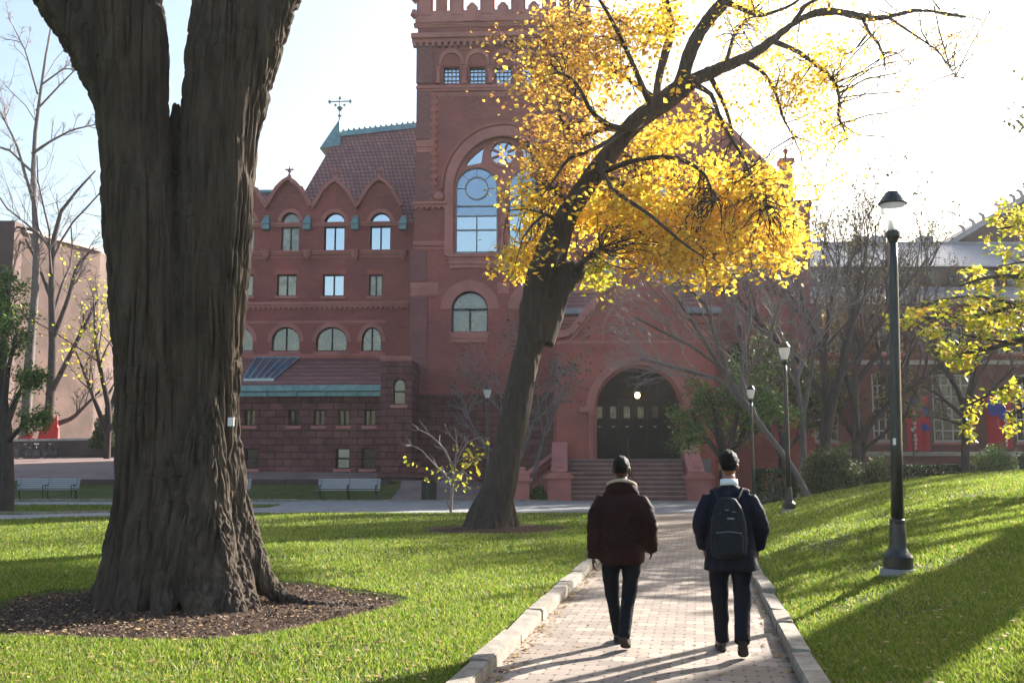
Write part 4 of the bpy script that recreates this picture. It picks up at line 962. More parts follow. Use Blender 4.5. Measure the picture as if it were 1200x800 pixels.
# ================================================================== long brick building on the right
RB = thing('brick_hall', 'long dark red brick hall with slate roof and tall white windows behind the bare trees', 'building', (18, 68, 0), R(0))
FB = Frame(18, 68, 0)
H = Plane(FB, 0, RB)
for (a, b) in ((948, 984), (1024, 1056), (1095, 1142), (1192, 1236), (880, 916)): H.window(a, b, 438, 518, False, (3, 5), 'glass_dim', 'white_frame', rec=.2, t=.16, bars=.05)
for (a, b) in ((888, 916), (960, 990), (1030, 1060), (1100, 1130), (1170, 1200)): H.window(a, b, 382, 414, False, (1, 1), 'glass_mid', 'white_frame', rec=.2, t=.12)
for (a, b) in ((960, 985), (1040, 1060), (1105, 1125), (1175, 1195)): H.window(a, b, 543, 552, False, (1, 0), 'glass_dim', 'white_frame', rec=.15)
H.wall('wall', H.pts([(830, 575), (1300, 575), (1300, 352), (830, 352)]), M_('far_brick'), .5)
h0, h1 = H.pt(830, 575)[0], H.pt(1300, 575)[0]; ztw = H.pt(1000, 352)[1]
MB().box(h0, h1, .52, 14, -1, ztw).build('wall', M_('far_brick'), RB)
H.band(830, 1300, 529, 534, .15, m='white_stone'); H.band(830, 1300, 422, 427, .1, m='white_stone'); H.band(830, 1300, 349, 356, .4, 'cornice', 'white_stone')
H2 = Plane(FB, 3, RB)
z1 = H2.pt(1000, 336)[1]; z2 = H2.pt(1000, 313)[1]
MB().add([(h0, -.3, ztw + .1), (h1, -.3, ztw + .1), (h1, 3, z1), (h0, 3, z1), (h0, 3, ztw), (h1, 3, ztw)], [(0, 1, 2, 3), (0, 4, 5, 1), (0, 3, 4), (1, 5, 2)]).build('lower_roof', M_('slate'), RB)
MB().box(h0, h1, 3, 12, z1 - .5, z2).build('upper_wall', M_('dark_brick'), RB)
for a in range(840, 1290, 34): MB().box(*[FB.L(a, 325, 2.98)[0], FB.L(a + 20, 325, 2.98)[0]], 2.93, 2.99, FB.L(a, 333, 3)[1], FB.L(a, 317, 3)[1]).build('clerestory_window', M_('glass_dim'), RB)
z3 = FB.L(1000, 284, 7)[1]
MB().add([(h0, 2.6, z2), (h1, 2.6, z2), (h1, 7.5, z3), (h0, 7.5, z3), (h1, 12.4, z2), (h0, 12.4, z2)], [(0, 1, 2, 3), (3, 2, 4, 5), (0, 3, 5), (1, 4, 2), (0, 5, 4, 1)]).build('roof', M_('slate'), RB)
mb = MB(); mb.box(h0, h1, 7.35, 7.65, z3 - .05, z3 + .12); 
for a in (1000, 1020, 1075): u = FB.L(a, 280, 7.5)[0]; mb.box(u, u + 1.0, 7.0, 8.0, z3, z3 + .5)
mb.build('ridge', M_('lead'), RB)
# chimney-like banded pier seen through the twigs at its left end
GH = thing('gabled_hall', 'dark gable roofed hall with crockets along its slope at the right edge', 'building', (18, 76, 0), 0)
FG = Frame(18, 76, 0)
p = [FG.L(x, y, 0) for x, y in ((1118, 283), (1215, 224), (1290, 283), (1290, 360), (1118, 360))]
MB().prism([p[0], p[4], p[3], p[2], p[1]], 0, 14).build('wall', M_('dark_brick'), GH)
mb = MB(); mb.beam((p[0][0] - .5, -.1, p[0][1] - .2), (p[1][0], -.1, p[1][1] + .1), .5, .4); mb.beam((p[2][0] + .5, -.1, p[2][1] - .2), (p[1][0], -.1, p[1][1] + .1), .5, .4)
mb.beam((p[0][0] + 4.5, -.1, p[0][1] - 1.2), (p[1][0], -.1, p[1][1] - 2.0), .2, .25)
cp_ = mb.build('gable_coping', M_('slate'), GH)
for k in (.12, .24, .36, .55, .64, .73, .82, .9): u = p[0][0] + (p[1][0] - p[0][0]) * k; z = p[0][1] + (p[1][1] - p[0][1]) * k + .15; MB().tube([(u, -.1, z), (u - .1, -.1, z + .45), (u - .35, -.1, z + .6), (u - .5, -.1, z + .45)], [.14, .14, .12, .05], 6).build('crocket', M_('slate'), GH)
MB().box(p[4][0] + .3, p[3][0], .1, 13.9, -1, p[4][1] + .01).build('lower_wall', M_('dark_brick'), GH)

# banners on the hall
def text_mesh(word, name, size, m, parent, vertical=False, loc=(0, 0, 0), rot=(R(90), 0, 0), sp=1.0):
    cu_ = bpy.data.curves.new('t', 'FONT'); cu_.body = '\n'.join(word) if vertical else word; cu_.size = size; cu_.extrude = .006; cu_.align_x = 'CENTER'; cu_.space_line = sp; cu_.offset = .008
    t = bpy.data.objects.new('t', cu_); COL.objects.link(t); me = evaluated(t, name); bpy.data.objects.remove(t)
    me.materials.clear(); me.materials.append(m); o = bpy.data.objects.new(name, me); COL.objects.link(o); o.parent = parent; o.location = loc; o.rotation_euler = rot; return o
def banner(px0, px1, py0, py1, label, word, tx, t0, t1, blobs):
    a = P(px0, py1, 67.6); b = P(px1, py0, 67.6); w_, h_ = b[0] - a[0], b[2] - a[2]
    t = thing('banner', label, 'banner', (a[0], 67.6, a[2]), 0, 'gallery banners on the hall')
    n = 12; mb = MB(); vs = []; 
    for i in range(n + 1):
        for y_ in (0, .02): vs += [(w_ * i / n, .05 * math.sin(i * .9) + y_, 0), (w_ * i / n, .05 * math.sin(i * .9) + y_, h_)]
    fs = []
    for i in range(n): o_ = 4 * i; fs += [(o_, o_ + 4, o_ + 5, o_ + 1), (o_ + 2, o_ + 3, o_ + 7, o_ + 6), (o_ + 1, o_ + 5, o_ + 7, o_ + 3), (o_, o_ + 2, o_ + 6, o_ + 4)]
    mb.add(vs, fs); cl = mb.build('cloth', M_('red_cloth'), t)
    mb = MB()
    for (cx, cz, rx, rz, ph) in blobs:
        poly = [(w_ * (cx + rx * math.cos(t_) * (1 + .25 * math.sin(3 * t_ + ph))), h_ * (cz + rz * math.sin(t_) * (1 + .25 * math.cos(2 * t_ + ph)))) for t_ in np.linspace(0, 2 * math.pi, 22)[:-1]]
        poly = [(min(max(x, .02), w_ - .02), min(max(z, .02), h_ - .02)) for x, z in poly]; mb.prism(poly, -.075, -.068)
    mb.build('blue_figure', M_('blue_cloth'), cl)
    MB().tube([(-.15, .15, h_ + .02), (w_ + .15, .0, h_ + .02)], .04, 6).build('pole', M_('dark_paint'), t)
    MB().tube([(-.15, .15, -.02), (w_ + .15, .0, -.02)], .03, 6).build('pole', M_('dark_paint'), t)
    z0 = P(px0, t1, 67.6)[2] - a[2]; z1 = P(px0, t0, 67.6)[2] - a[2]; per = (z1 - z0) / len(word); sz = per * .98
    text_mesh(word, 'lettering', sz, M_('white_letter'), cl, True, (P(tx, py0, 67.6)[0] - a[0], -.085, z1 - per * .85), sp=per / sz)
banner(1064, 1087, 463, 528, 'mostly red vertical banner with white lettering, left of the two on the hall', 'ARTHUR ROSS', 1070, 474, 527, [(.3, .88, .25, .1, 0), (.85, .72, .14, .12, 1), (.8, .42, .18, .06, 2)])
banner(1158, 1183, 463, 525, 'red banner with large blue figure, right of the two on the hall', 'GALLERY', 1176, 490, 524, [(.3, .78, .28, .22, 0), (.7, .66, .26, .12, 2), (.75, .93, .1, .06, 1)])

# ================================================================== brick block on the left
LB = thing('modern_brick_building', 'plain pinkish brick block with sunlit side wall at the left edge', 'building', (0, 0, 0))
c0 = P(27, 272, 80); c1 = P(118, 292, 88); z0 = 1.5; zt = c0[2]
MB().add([(c0[0], 80, z0), (c1[0], 88, z0), (c1[0] + .4, 100, z0), (c0[0] - 2, 100, z0), (c0[0], 80, zt), (c1[0], 88, zt), (c1[0] + .4, 100, zt), (c0[0] - 2, 100, zt)], [(0, 1, 5, 4), (1, 2, 6, 5), (2, 3, 7, 6), (3, 0, 4, 7), (4, 5, 6, 7)]).build('side_wall', M_('pink_brick'), LB)
MB().box(-62, c0[0] - .0, 78.6, 100, z0, zt + .6).build('front_wall', M_('dark_brick'), LB)  # darker brick than the side wall: this face's shade is in its colour
mb = MB()
for x in (-60, -56, -52, -48, -44): 
    for z in (5, 9, 13): mb.box(x, x + 2.2, 78.5, 78.59, z, z + 2)
mb.build('window_band', M_('glass_dim'), LB)
MB().beam((c0[0], 80.0, zt + .15), (c1[0], 88, zt + .15), .6, .3).build('coping', M_('white_stone'), LB)
d0, d1 = P(26, 521, 75), P(140, 512, 76)
lw = thing('terrace_wall', 'low sunlit terrace wall with pale coping behind the bicycles', 'wall', (0, 0, 0))
MB().add([(-38, 75, 1.5), (-18, 75.6, 1.5), (-18, 76, 1.5), (-38, 75.4, 1.5), (-38, 75, 3.1), (-18, 75.6, 3.4), (-18, 76, 3.4), (-38, 75.4, 3.1)], [(0, 1, 5, 4), (1, 2, 6, 5), (2, 3, 7, 6), (3, 0, 4, 7), (4, 5, 6, 7)]).build('masonry', M_('pink_brick'), lw)
MB().beam((-38.1, 75.2, 3.18), (-17.9, 75.8, 3.48), .65, .16).build('coping', M_('white_stone'), lw)
rs = thing('red_sculpture', 'bright red angular sculpture standing behind the low terrace wall', 'sculpture', (*P(53, 530, 77)[:2], 2.0))
mb = MB(); mb.add([(-1.0, 0, 0), (.9, 0, 0), (.75, .3, 2.4), (-.6, .3, 2.1), (-1.0, .7, 0), (.9, .7, 0), (.75, .4, 2.4), (-.6, .4, 2.1)], [(0, 1, 2, 3), (4, 7, 6, 5), (0, 4, 5, 1), (3, 2, 6, 7), (0, 3, 7, 4), (1, 5, 6, 2)])
mb.add([(.2, 0, 2.2), (.8, 0, 2.2), (.7, .1, 3.2), (.2, .3, 2.2), (.8, .3, 2.2)], [(0, 1, 2), (1, 4, 2), (4, 3, 2), (3, 0, 2)]); mb.build('large_plate', M_('red_paint'), rs)
mb = MB(); mb.add([(-1.7, -.3, 0), (-1.05, -.3, 0), (-1.05, -.2, 1.9), (-1.7, -.2, 1.5), (-1.7, .2, 0), (-1.05, .2, 0), (-1.05, .1, 1.9), (-1.7, .1, 1.5)], [(0, 1, 2, 3), (4, 7, 6, 5), (0, 4, 5, 1), (3, 2, 6, 7), (0, 3, 7, 4), (1, 5, 6, 2)]); mb.build('small_plate', M_('red_paint'), rs)
# ================================================================== trees
def bark_mat(name, c1, c2, sc=10, b=.9):
    return mat(name, c1, .92, c2, sc, bump=b, bscale=sc * 1.6, spec=.12, stretch=(1, 1, .18), bdist=.03)
bark_mat('bark_elm', (.095, .073, .056), (.042, .032, .025), 7)
bark_mat('bark_dark', (.075, .06, .055), (.045, .036, .034), 12)
bark_mat('bark_grey', (.17, .15, .145), (.10, .09, .09), 14)
bark_mat('bark_maple', (.07, .053, .042), (.035, .027, .023), 12)
mat('twig_dark', (.085, .066, .070), .85, spec=.15)
mat('twig_grey', (.20, .16, .165), .7, spec=.35)
mat('twig_pale', (.36, .31, .30), .6, spec=.4)
mat('leaf_yellow', (.5, .35, .03), .5, spec=.3, transl=.72, island=[(0, (.45, .22, .03)), (.15, (.80, .46, .04)), (.5, (.93, .63, .05)), (.85, (.95, .76, .09)), (1, (.70, .66, .08))])
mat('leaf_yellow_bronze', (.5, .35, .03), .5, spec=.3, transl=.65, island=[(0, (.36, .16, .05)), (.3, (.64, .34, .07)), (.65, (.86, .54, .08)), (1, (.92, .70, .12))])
mat('leaf_lime', (.4, .45, .04), .5, spec=.3, transl=.6, island=[(0, (.22, .30, .03)), (.35, (.50, .52, .04)), (.75, (.76, .66, .05)), (.93, (.75, .5, .08)), (1, (.6, .28, .06))])
mat('leaf_green', (.1, .2, .03), .5, spec=.3, transl=.4, island=[(0, (.035, .09, .02)), (.5, (.07, .16, .03)), (.85, (.14, .22, .04)), (1, (.30, .30, .05))])
mat('leaf_mid', (.1, .2, .03), .6, spec=.2, transl=.3, island=[(0, (.03, .055, .018)), (.6, (.07, .10, .03)), (1, (.16, .17, .06))])
mat('leaf_shade', (.1, .1, .03), .6, spec=.2, transl=.25, island=[(0, (.05, .07, .02)), (.6, (.12, .12, .03)), (1, (.25, .16, .04))])

# ---------------- the big forked elm, left foreground
YL, YR_ = 12.35, 12.55
def stemline(tab, Y):
    pts = []; rad = []
    for py, c, r in tab:
        p = P(c, py, Y); pts.append(p); rad.append(r / FPX * Y * .90)
    return pts, rad
elm = thing('elm_tree', 'huge forked tree trunk with deeply furrowed bark on the left lawn', 'tree', (-4.0, 12.45, 0))
OFF = np.array([-4.0, 12.45, 0])
mb = MB()
Ltab = [(745, 172, 84), (715, 176, 72), (680, 179, 62), (640, 181, 57), (560, 182, 50), (480, 180, 46), (400, 175, 46), (320, 169, 48), (240, 164, 49), (180, 159, 47), (120, 155, 48), (65, 152, 53), (20, 148, 55), (-60, 128, 48), (-150, 110, 40), (-260, 96, 30), (-380, 90, 19), (-480, 86, 6)]
Rtab = [(745, 240, 76), (715, 242, 62), (680, 243, 53), (640, 242, 49), (560, 241, 47), (480, 238, 44), (400, 243, 46), (320, 250, 49), (240, 253, 51), (180, 256, 51), (120, 259, 50), (65, 262, 51), (20, 268, 48), (-60, 280, 42), (-150, 296, 35), (-260, 318, 26), (-380, 335, 16), (-480, 345, 5)]
for tb, Y in ((Ltab, YL), (Rtab, YR_)):
    p, r = stemline(tb, Y); q, rr_ = resample(np.array(p) - OFF, r, 26); rr_ = np.maximum(rr_, .05); mb.tube(q, rr_, 28)
# heart of the fused trunk and limbs
for tb, Y in (([(720, 205, 60), (600, 208, 44), (460, 207, 34), (330, 208, 28), (240, 208, 24), (180, 208, 18), (145, 208, 12), (122, 208, 4)], 12.72), ([(170, 150, 22), (90, 122, 30), (40, 92, 29), (0, 66, 25), (-60, 20, 22), (-150, -60, 18), (-260, -130, 10)], 12.2), ([(180, 272, 30), (100, 292, 30), (40, 312, 27), (0, 332, 22), (-70, 366, 20), (-180, 430, 16), (-300, 470, 9)], 12.6)):
    p, r = stemline(tb, Y); q, rr_ = resample(np.array(p) - OFF, r, 14); mb.tube(q, rr_, 20)
def root(px0, py0, Y0, px1, py1, Y1, r0, r1, drop=-.12):
    a = P(px0, py0, Y0) - OFF; b = P(px1, py1, Y1) - OFF; b[2] = float(zbase(b[0] + OFF[0], b[1] + OFF[1])) + drop; m_ = (a + b) / 2; m_[2] = a[2] * .32 + b[2] * .68
    ax_ = np.array([(-.25 if px0 < 215 else .42), .0, 0]); q, rr_ = resample([a * [.45, .45, 1] + ax_ * .4 + (0, 0, 1.7), a * [.8, .8, 1] + ax_ * .15 + (0, 0, .7), a, m_, b], [.05, r0 * .75, r0 * .95, (r0 + r1) / 2, r1], 18); mb.tube(q, rr_, 12)
for a in ((150, 620, 12.2, 108, 718, 11.9, .26, .12), (170, 620, 12.05, 150, 724, 11.6, .26, .14), (200, 610, 12.05, 190, 726, 11.5, .22, .12), (225, 600, 12.1, 240, 722, 11.45, .28, .17), (245, 600, 12.1, 283, 716, 11.5, .27, .15),
          (262, 610, 12.4, 302, 702, 11.8, .25, .12), (270, 600, 12.5, 350, 690, 12.3, .24, .08), (270, 600, 12.7, 330, 670, 13.4, .24, .1), (160, 600, 12.6, 110, 670, 13.3, .28, .1), (210, 600, 12.9, 215, 650, 13.8, .3, .12)): root(*a)
b_ = P(336, 688, 12.25) - OFF; c_ = P(378, 692, 12.1) - OFF; e_ = P(440, 690, 12.3) - OFF
for p in (b_, c_, e_): p[2] = .0
b_[2] = .10; mb.tube(resample([b_, c_, e_], [.09, .05, .02], 10)[0] + np.array([0, 0, .02]), np.linspace(.09, .025, 10), 8)
def elm_disp(co, no):
    tw = vnoise(co * [1.3, 1.3, .5] + 3) * 1.6
    q = co * [15, 15, .85] + np.stack([tw * 1.2 + vnoise(co * [3, 3, 1.6]) * .9, tw + vnoise(co * [3, 3, 1.6] + 50) * .9, np.zeros(len(co))], 1)
    n1 = vnoise(q); n2 = vnoise(q * [2.1, 2.1, 2.6] + 9); n3 = vnoise(q * [4.3, 4.3, 5] + 20)
    fur = np.exp(-(np.abs(2 * n1 - 1) / .30) ** 2); fur2 = np.exp(-(np.abs(2 * n2 - 1) / .32) ** 2)
    big = vnoise(co * [2.6, 2.6, .45] + 7) - .5
    k = .6 + .4 * np.clip(co[:, 2] / 1.0, 0, 1)
    pl_ = np.exp(-(np.abs(2 * vnoise(co * [8, 8, 7] + 31) - 1) / .16) ** 2) * np.clip(vnoise(co * [2, 2, 1.5] + 60) * 2 - .5, 0, 1)
    return k * (-.050 * fur - .020 * fur2 - .020 * pl_ + .014 * (n3 - .5)) + .075 * big + .014
tr = fuse(mb, 'trunk', M_('bark_elm'), elm, .021, 6, elm_disp, subd=1)
t_ = P(271, 494, 12.0) - OFF; MB().box(t_[0] - .035, t_[0] + .035, t_[1] - .02, t_[1] + .0, t_[2] - .05, t_[2] + .05).build('tag_plate', M_('white_letter'), elm)
# bare upper branches above the picture
lim = []
for tb, Y in ((Ltab[12:], YL), (Rtab[12:], YR_)):
    p, r = stemline(tb, Y); q, rr_ = resample(np.array(p) - OFF, np.array(r) * .7, 8); lim.append((q, rr_))
Pl = np.stack([l[0] for l in lim]); Rl = np.stack([l[1] for l in lim])
g1, q1 = grow(Pl, Rl, 5, (.4, .7), (25, 55), 6, .55, .25, .15, .45); g2, q2 = grow(g1, q1, 4, (.4, .7), (25, 55), 5, .5, .1, .18)
Qd = Quads(); Qd.tubes(g1, q1, 8); Qd.tubes(g2, q2, 5); Qd.obj('branches', M_('bark_elm'), elm)

# ---------------- general tree builder
def polylines(defs, K):   # defs: list of lists of (px,py,Y,r_px)
    Ps, Rs = [], []
    for d in defs:
        p = [P(a, b, Y) for a, b, Y, r in d]; r = [r / FPX * Y for a, b, Y, r in d]
        q, rr_ = resample(p, r, K); Ps.append(q); Rs.append(rr_)
    return np.stack(Ps), np.stack(Rs)

# ---------------- leaning yellow tree
yt = thing('yellow_maple_tree', 'leaning tree with golden yellow autumn leaves on the far lawn left of the brick path', 'tree', (*P(577, 615, 26.0)[:2], 0))
OY = np.array(yt.location); YM = 26.0
mb = MB()
def addt(l, K=18, n=16):
    p = [P(a, b, YM + dy) - OY for a, b, dy, r in l]; r = [r_ / FPX * YM for a, b, dy, r_ in l]; q, rr_ = resample(p, r, K); mb.tube(q, rr_, n)
addt([(570, 640, 0, 32), (573, 616, 0, 25), (578, 600, 0, 21), (588, 560, 0, 18), (597, 520, 0, 16.5), (607, 470, 0, 15.5), (617, 420, 0, 15.5), (627, 375, 0, 16.5), (635, 350, 0, 16)], 20)
addt([(627, 400, -.1, 17), (624, 360, -.2, 14), (630, 325, -.2, 14), (642, 295, -.2, 15), (655, 268, -.1, 13.5), (672, 240, 0, 12.5), (692, 210, 0, 11.5), (715, 180, 0, 10.5), (738, 150, 0, 10), (758, 132, 0, 11.5), (780, 118, 0, 13), (800, 102, 0, 11)], 26)
addt([(632, 400, .1, 18), (646, 360, .2, 16), (656, 335, .2, 16), (664, 320, .2, 15), (674, 318, .1, 13), (681, 322, .05, 9)], 14)
addt([(655, 335, .2, 13), (654, 300, .1, 9), (664, 265, 0, 9), (675, 240, 0, 9)], 10)
for a in ((560, -12), (548, 4), (596, 3), (603, 14), (575, -18)): addt([(590 + (a[0] - 577) * .1, 548, a[1] * .005, 4), (581 + (a[0] - 577) * .4, 580, a[1] * .01, 9), (577 + (a[0] - 577) * .75, 603, a[1] * .02, 9), (a[0], 622, a[1] * .03, 7)], 12, 10)
LIMBS = {
 'right': [(795, 105, 0, 10), (820, 90, .1, 8), (850, 78, .2, 6.5), (880, 66, .4, 5.5), (905, 48, .5, 5), (925, 30, .5, 4.4), (945, 18, .6, 4), (970, 12, .8, 4.8), (998, 16, 1.0, 4.2), (1020, 24, 1.2, 3.6), (1045, 20, 1.3, 3), (1075, 10, 1.5, 2.4), (1105, 16, 1.6, 1.8), (1145, 22, 1.7, 1)],
 'up': [(795, 112, 0, 10), (803, 80, -.2, 8), (812, 50, -.4, 7.5), (830, 22, -.6, 7), (850, 2, -.8, 6.5), (880, -40, -1, 6), (905, -100, -1.2, 4), (925, -180, -1.4, 2)],
 'up2': [(768, 128, 0, 6), (771, 95, .3, 4.6), (780, 60, .4, 4.6), (787, 40, .4, 5), (783, 10, .5, 4.5), (770, -30, .6, 3.5), (760, -90, .6, 2)],
}
for l in LIMBS.values(): addt(l, 22, 12)
def maple_disp(co, no):
    q = co * [9, 9, 1.3]; n = vnoise(q + vnoise(co * 2)[:, None] * 2); return .022 * (1 - np.abs(2 * n - 1) * 1.5) + .012 * (vnoise(co * [20, 20, 4]) - .5) + .05 * (vnoise(co * 1.7) - .5)
fuse(mb, 'trunk', M_('bark_maple'), yt, .035, 5, maple_disp, subd=1)
# secondary boughs (drawn after the photograph)
B1 = [
 [(762, 135, 0, 7), (740, 152, -.6, 5), (715, 148, -1, 4.5), (700, 138, -1.4, 4), (690, 128, -1.6, 3.5), (684, 112, -1.8, 3), (672, 92, -2, 2.4), (655, 85, -2.2, 1.5)],
 [(735, 152, 0, 6), (705, 150, .8, 4), (690, 160, 1.2, 3.5), (664, 150, 1.4, 3), (655, 140, 1.6, 2.6), (660, 122, 1.6, 2.2), (675, 112, 1.5, 1.4)],
 [(745, 140, 0, 6), (715, 165, -1, 3.8), (690, 178, -1.4, 3.2), (665, 185, -1.8, 3), (650, 210, -2, 2.2), (635, 230, -2.2, 1.2)],
 [(692, 208, 0, 6), (735, 190, -1, 4.5), (765, 184, -1.4, 4), (790, 184, -1.6, 3.6), (812, 192, -1.8, 3.2), (828, 206, -2, 2.6), (838, 235, -2.2, 1.5)],
 [(775, 122, 0, 6), (740, 95, 1, 4), (710, 78, 1.5, 3), (690, 60, 1.8, 2), (668, 40, 2, 1.2)],
 [(783, 40, .4, 4), (760, 38, 1.2, 3), (735, 30, 1.5, 2.4), (712, 14, 1.8, 1.4)],
 [(808, 96, 0, 6), (835, 110, -.8, 3.6), (842, 135, -1, 3), (858, 165, -1.3, 2.8), (872, 185, -1.5, 2.5), (882, 215, -1.7, 2), (900, 240, -1.9, 1.2)],
 [(830, 85, .1, 5), (850, 125, .8, 3), (860, 160, 1.2, 2.5), (845, 190, 1.4, 2), (850, 220, 1.5, 1.2)],
 [(905, 48, .5, 5), (935, 60, .2, 3.5), (955, 75, 0, 3.2), (975, 90, -.2, 3), (984, 110, -.3, 2.6), (982, 140, -.4, 2.2), (995, 162, -.4, 1.2)],
 [(870, 70, .4, 4.5), (895, 85, .2, 3), (908, 105, .1, 2.6), (918, 140, 0, 2), (930, 160, 0, 1.2)],
 [(1010, 20, 1.1, 3), (1018, 38, 1, 2.6), (1030, 52, 1, 2.2), (1036, 68, 1, 1.4)],
 [(850, 2, -.8, 5), (890, 20, -.6, 3), (925, 8, -.5, 2.4), (950, -10, -.5, 1.5)],
 [(930, 26, .5, 4), (945, 5, .4, 3), (975, -8, .3, 2.2), (1010, -15, .2, 1.2)],
 [(1040, 20, 1.3, 2.6), (1070, 40, 1.2, 1.8), (1100, 60, 1.1, 1.4), (1120, 90, 1, .8)],
 [(660, 265, 0, 5), (640, 250, -1.2, 3), (625, 262, -1.8, 2.4), (612, 280, -2.2, 1.4)],
 [(672, 240, 0, 5), (640, 215, 1, 3), (625, 190, 1.6, 2.4), (618, 165, 2, 1.4)],
 [(672, 318, 0, 6), (690, 300, -.8, 3), (705, 290, -1.2, 2.4), (715, 300, -1.6, 1.4)],
 [(700, 200, 0, 5), (745, 225, 1.2, 3.5), (785, 245, 1.8, 3), (815, 270, 2.2, 2.2), (835, 300, 2.4, 1.2)],
 [(720, 175, 0, 5), (770, 200, 2, 3.5), (820, 225, 3, 3), (865, 250, 3.4, 2.4), (905, 275, 3.6, 1.2)],
 [(700, 195, 0, 5), (720, 225, -2, 3.5), (760, 250, -3, 3), (800, 285, -3.4, 2), (830, 305, -3.6, 1)],
 [(850, 78, .3, 4), (860, 40, 1.6, 2.6), (885, 10, 2, 2), (915, -20, 2.4, 1)],
 [(765, 130, 0, 6), (735, 60, -1.4, 3.6), (715, 20, -1.8, 3), (690, -20, -2, 2)],
]
B1 = [[(a, b, YM + dy, r * .75) for a, b, dy, r in l] for l in B1]
Pb, Rb = polylines(B1, 14)
pc = np.concatenate([Pb[:, k] for k in range(4, 14)])
# leaf clouds: (px, py, rx, ry, clumps, kind)  kind 0 gold, 1 bronze (browner, sparser), 2 sparse tips
CL = [(650, 62, 52, 48, 60, 1), (640, 125, 42, 60, 62, 1), (688, 90, 52, 60, 66, 1), (712, 38, 45, 40, 34, 1), (650, 190, 48, 46, 52, 1), (700, 170, 62, 50, 60, 1), (632, 290, 36, 18, 24, 0), (640, 245, 42, 36, 40, 0), (690, 250, 45, 42, 46, 0), (608, 312, 14, 12, 6, 0),
      (690, 318, 22, 18, 16, 3), (750, 70, 40, 50, 30, 0), (745, 235, 60, 55, 76, 0), (800, 175, 58, 50, 66, 0), (820, 245, 60, 50, 84, 0), (800, 292, 44, 26, 40, 0), (868, 262, 56, 46, 70, 0), (912, 282, 32, 34, 36, 0), (880, 215, 34, 36, 30, 0), (735, 292, 40, 22, 26, 0), (838, 318, 22, 12, 9, 0), (772, 20, 40, 26, 20, 0), (665, 28, 26, 20, 14, 1),
      (898, 62, 58, 34, 34, 2), (958, 92, 44, 40, 32, 2), (968, 150, 32, 36, 22, 2), (862, 120, 40, 30, 14, 2), (1062, 84, 34, 26, 16, 4), (1035, 35, 60, 28, 22, 4), (1110, 42, 48, 32, 20, 4), (1060, 130, 36, 26, 6, 4), (958, 210, 28, 20, 8, 2), (925, 110, 40, 40, 18, 2), (985, 55, 50, 30, 18, 2), (1150, 40, 40, 30, 12, 4), (870, 10, 60, 24, 22, 2), (960, 0, 60, 22, 18, 2)]
centres, kinds = [], []
TRK = [(610, 400), (630, 325), (655, 268), (692, 210), (738, 150), (780, 118), (850, 78), (925, 30), (998, 16)]
for px, py, rx, ry, n, kd in CL:
    n = int(n * (1.5 if kd == 0 else 1.3))
    a = rng.uniform(0, 2 * np.pi, n); r_ = np.minimum(np.abs(rng.normal(0, .62, n)) + .12 * rng.random(n), 1.25); dy = rng.normal(0, 1.15 if kd != 2 else .9, n)
    for i in range(n):
        qx, qy, dd = px + rx * r_[i] * math.cos(a[i]), py + ry * r_[i] * math.sin(a[i]), float(np.clip(dy[i], -3.5, 3.8))
        if kd not in (2, 4) and float(fbm(np.array([[qx / 21, qy / 21, dd * .35]]), 2)[0]) < .352: continue
        g_ = float(dist_line(np.array(qx), np.array(qy), TRK))
        if g_ < 34 and random.random() < .93: dd = abs(dd) + 1.2
        centres.append(P(qx, qy, YM + dd)); kinds.append(kd)
centres = np.array(centres); kinds = np.array(kinds)
def link_twigs(C, nodes, K=6, r0=.018, sag=.12):
    D = ((C[:, None] - nodes[None]) ** 2).sum(2); o_ = np.argsort(D, axis=1)[:, :5]; j = o_[np.arange(len(C)), rng.integers(0, 5, len(C))]; S = nodes[j]
    t = np.linspace(0, 1, K)[None, :, None]; L = np.linalg.norm(C - S, axis=1)[:, None, None]
    W = rng.normal(size=(len(C), 1, 3)) * L * .16 * np.sin(np.pi * t) + rng.normal(size=(len(C), K, 3)) * L * .03; W[:, 0] = 0
    Pp = S[:, None] * (1 - t) + C[:, None] * t + W; Pp[:, :, 2] += (sag * L * np.sin(np.pi * t))[:, :, 0]
    return Pp, r0 * np.linspace(1, .3, K)[None] * np.clip(L[:, :, 0] / 1.2, .5, 1.6)
def subset_nodes(Pb, a=3): return np.concatenate([Pb[:, k] * (1 - f) + Pb[:, min(k + 1, Pb.shape[1] - 1)] * f for k in range(a, Pb.shape[1]) for f in (0, .5)])
nodes = subset_nodes(Pb, 4)
Lp, _ = polylines([[(a, b, YM + dy, r) for a, b, dy, r in l] for l in LIMBS.values()], 20); nodes = np.concatenate([nodes, Lp[:, 8:].reshape(-1, 3)])
Tw, Tr = link_twigs(centres, nodes, r0=.014)
Qd = Quads(); Qd.tubes(Pb - OY, Rb, 8); Qd.tubes(Tw - OY, Tr, 4)
s1, r1_ = grow(Tw, Tr, 2, (.3, .6), (25, 65), 4, .6, 0, .2, .3, lmin=.3, absr=.006); Qd.tubes(s1 - OY, r1_, 3)
Qd.obj('branches', M_('bark_maple'), yt)
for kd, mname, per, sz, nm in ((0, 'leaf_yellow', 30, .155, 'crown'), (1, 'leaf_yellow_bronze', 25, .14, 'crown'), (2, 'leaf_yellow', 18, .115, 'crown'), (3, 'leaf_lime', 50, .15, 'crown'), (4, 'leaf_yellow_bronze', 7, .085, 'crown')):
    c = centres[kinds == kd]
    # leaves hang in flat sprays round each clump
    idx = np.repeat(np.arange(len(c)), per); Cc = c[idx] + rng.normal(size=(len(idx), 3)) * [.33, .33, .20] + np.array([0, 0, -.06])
    V, Fq = leaf_quads(Cc - OY, sz, flat=.35, droop=.4); npmesh(nm, V, Fq, 4, M_(mname), yt)

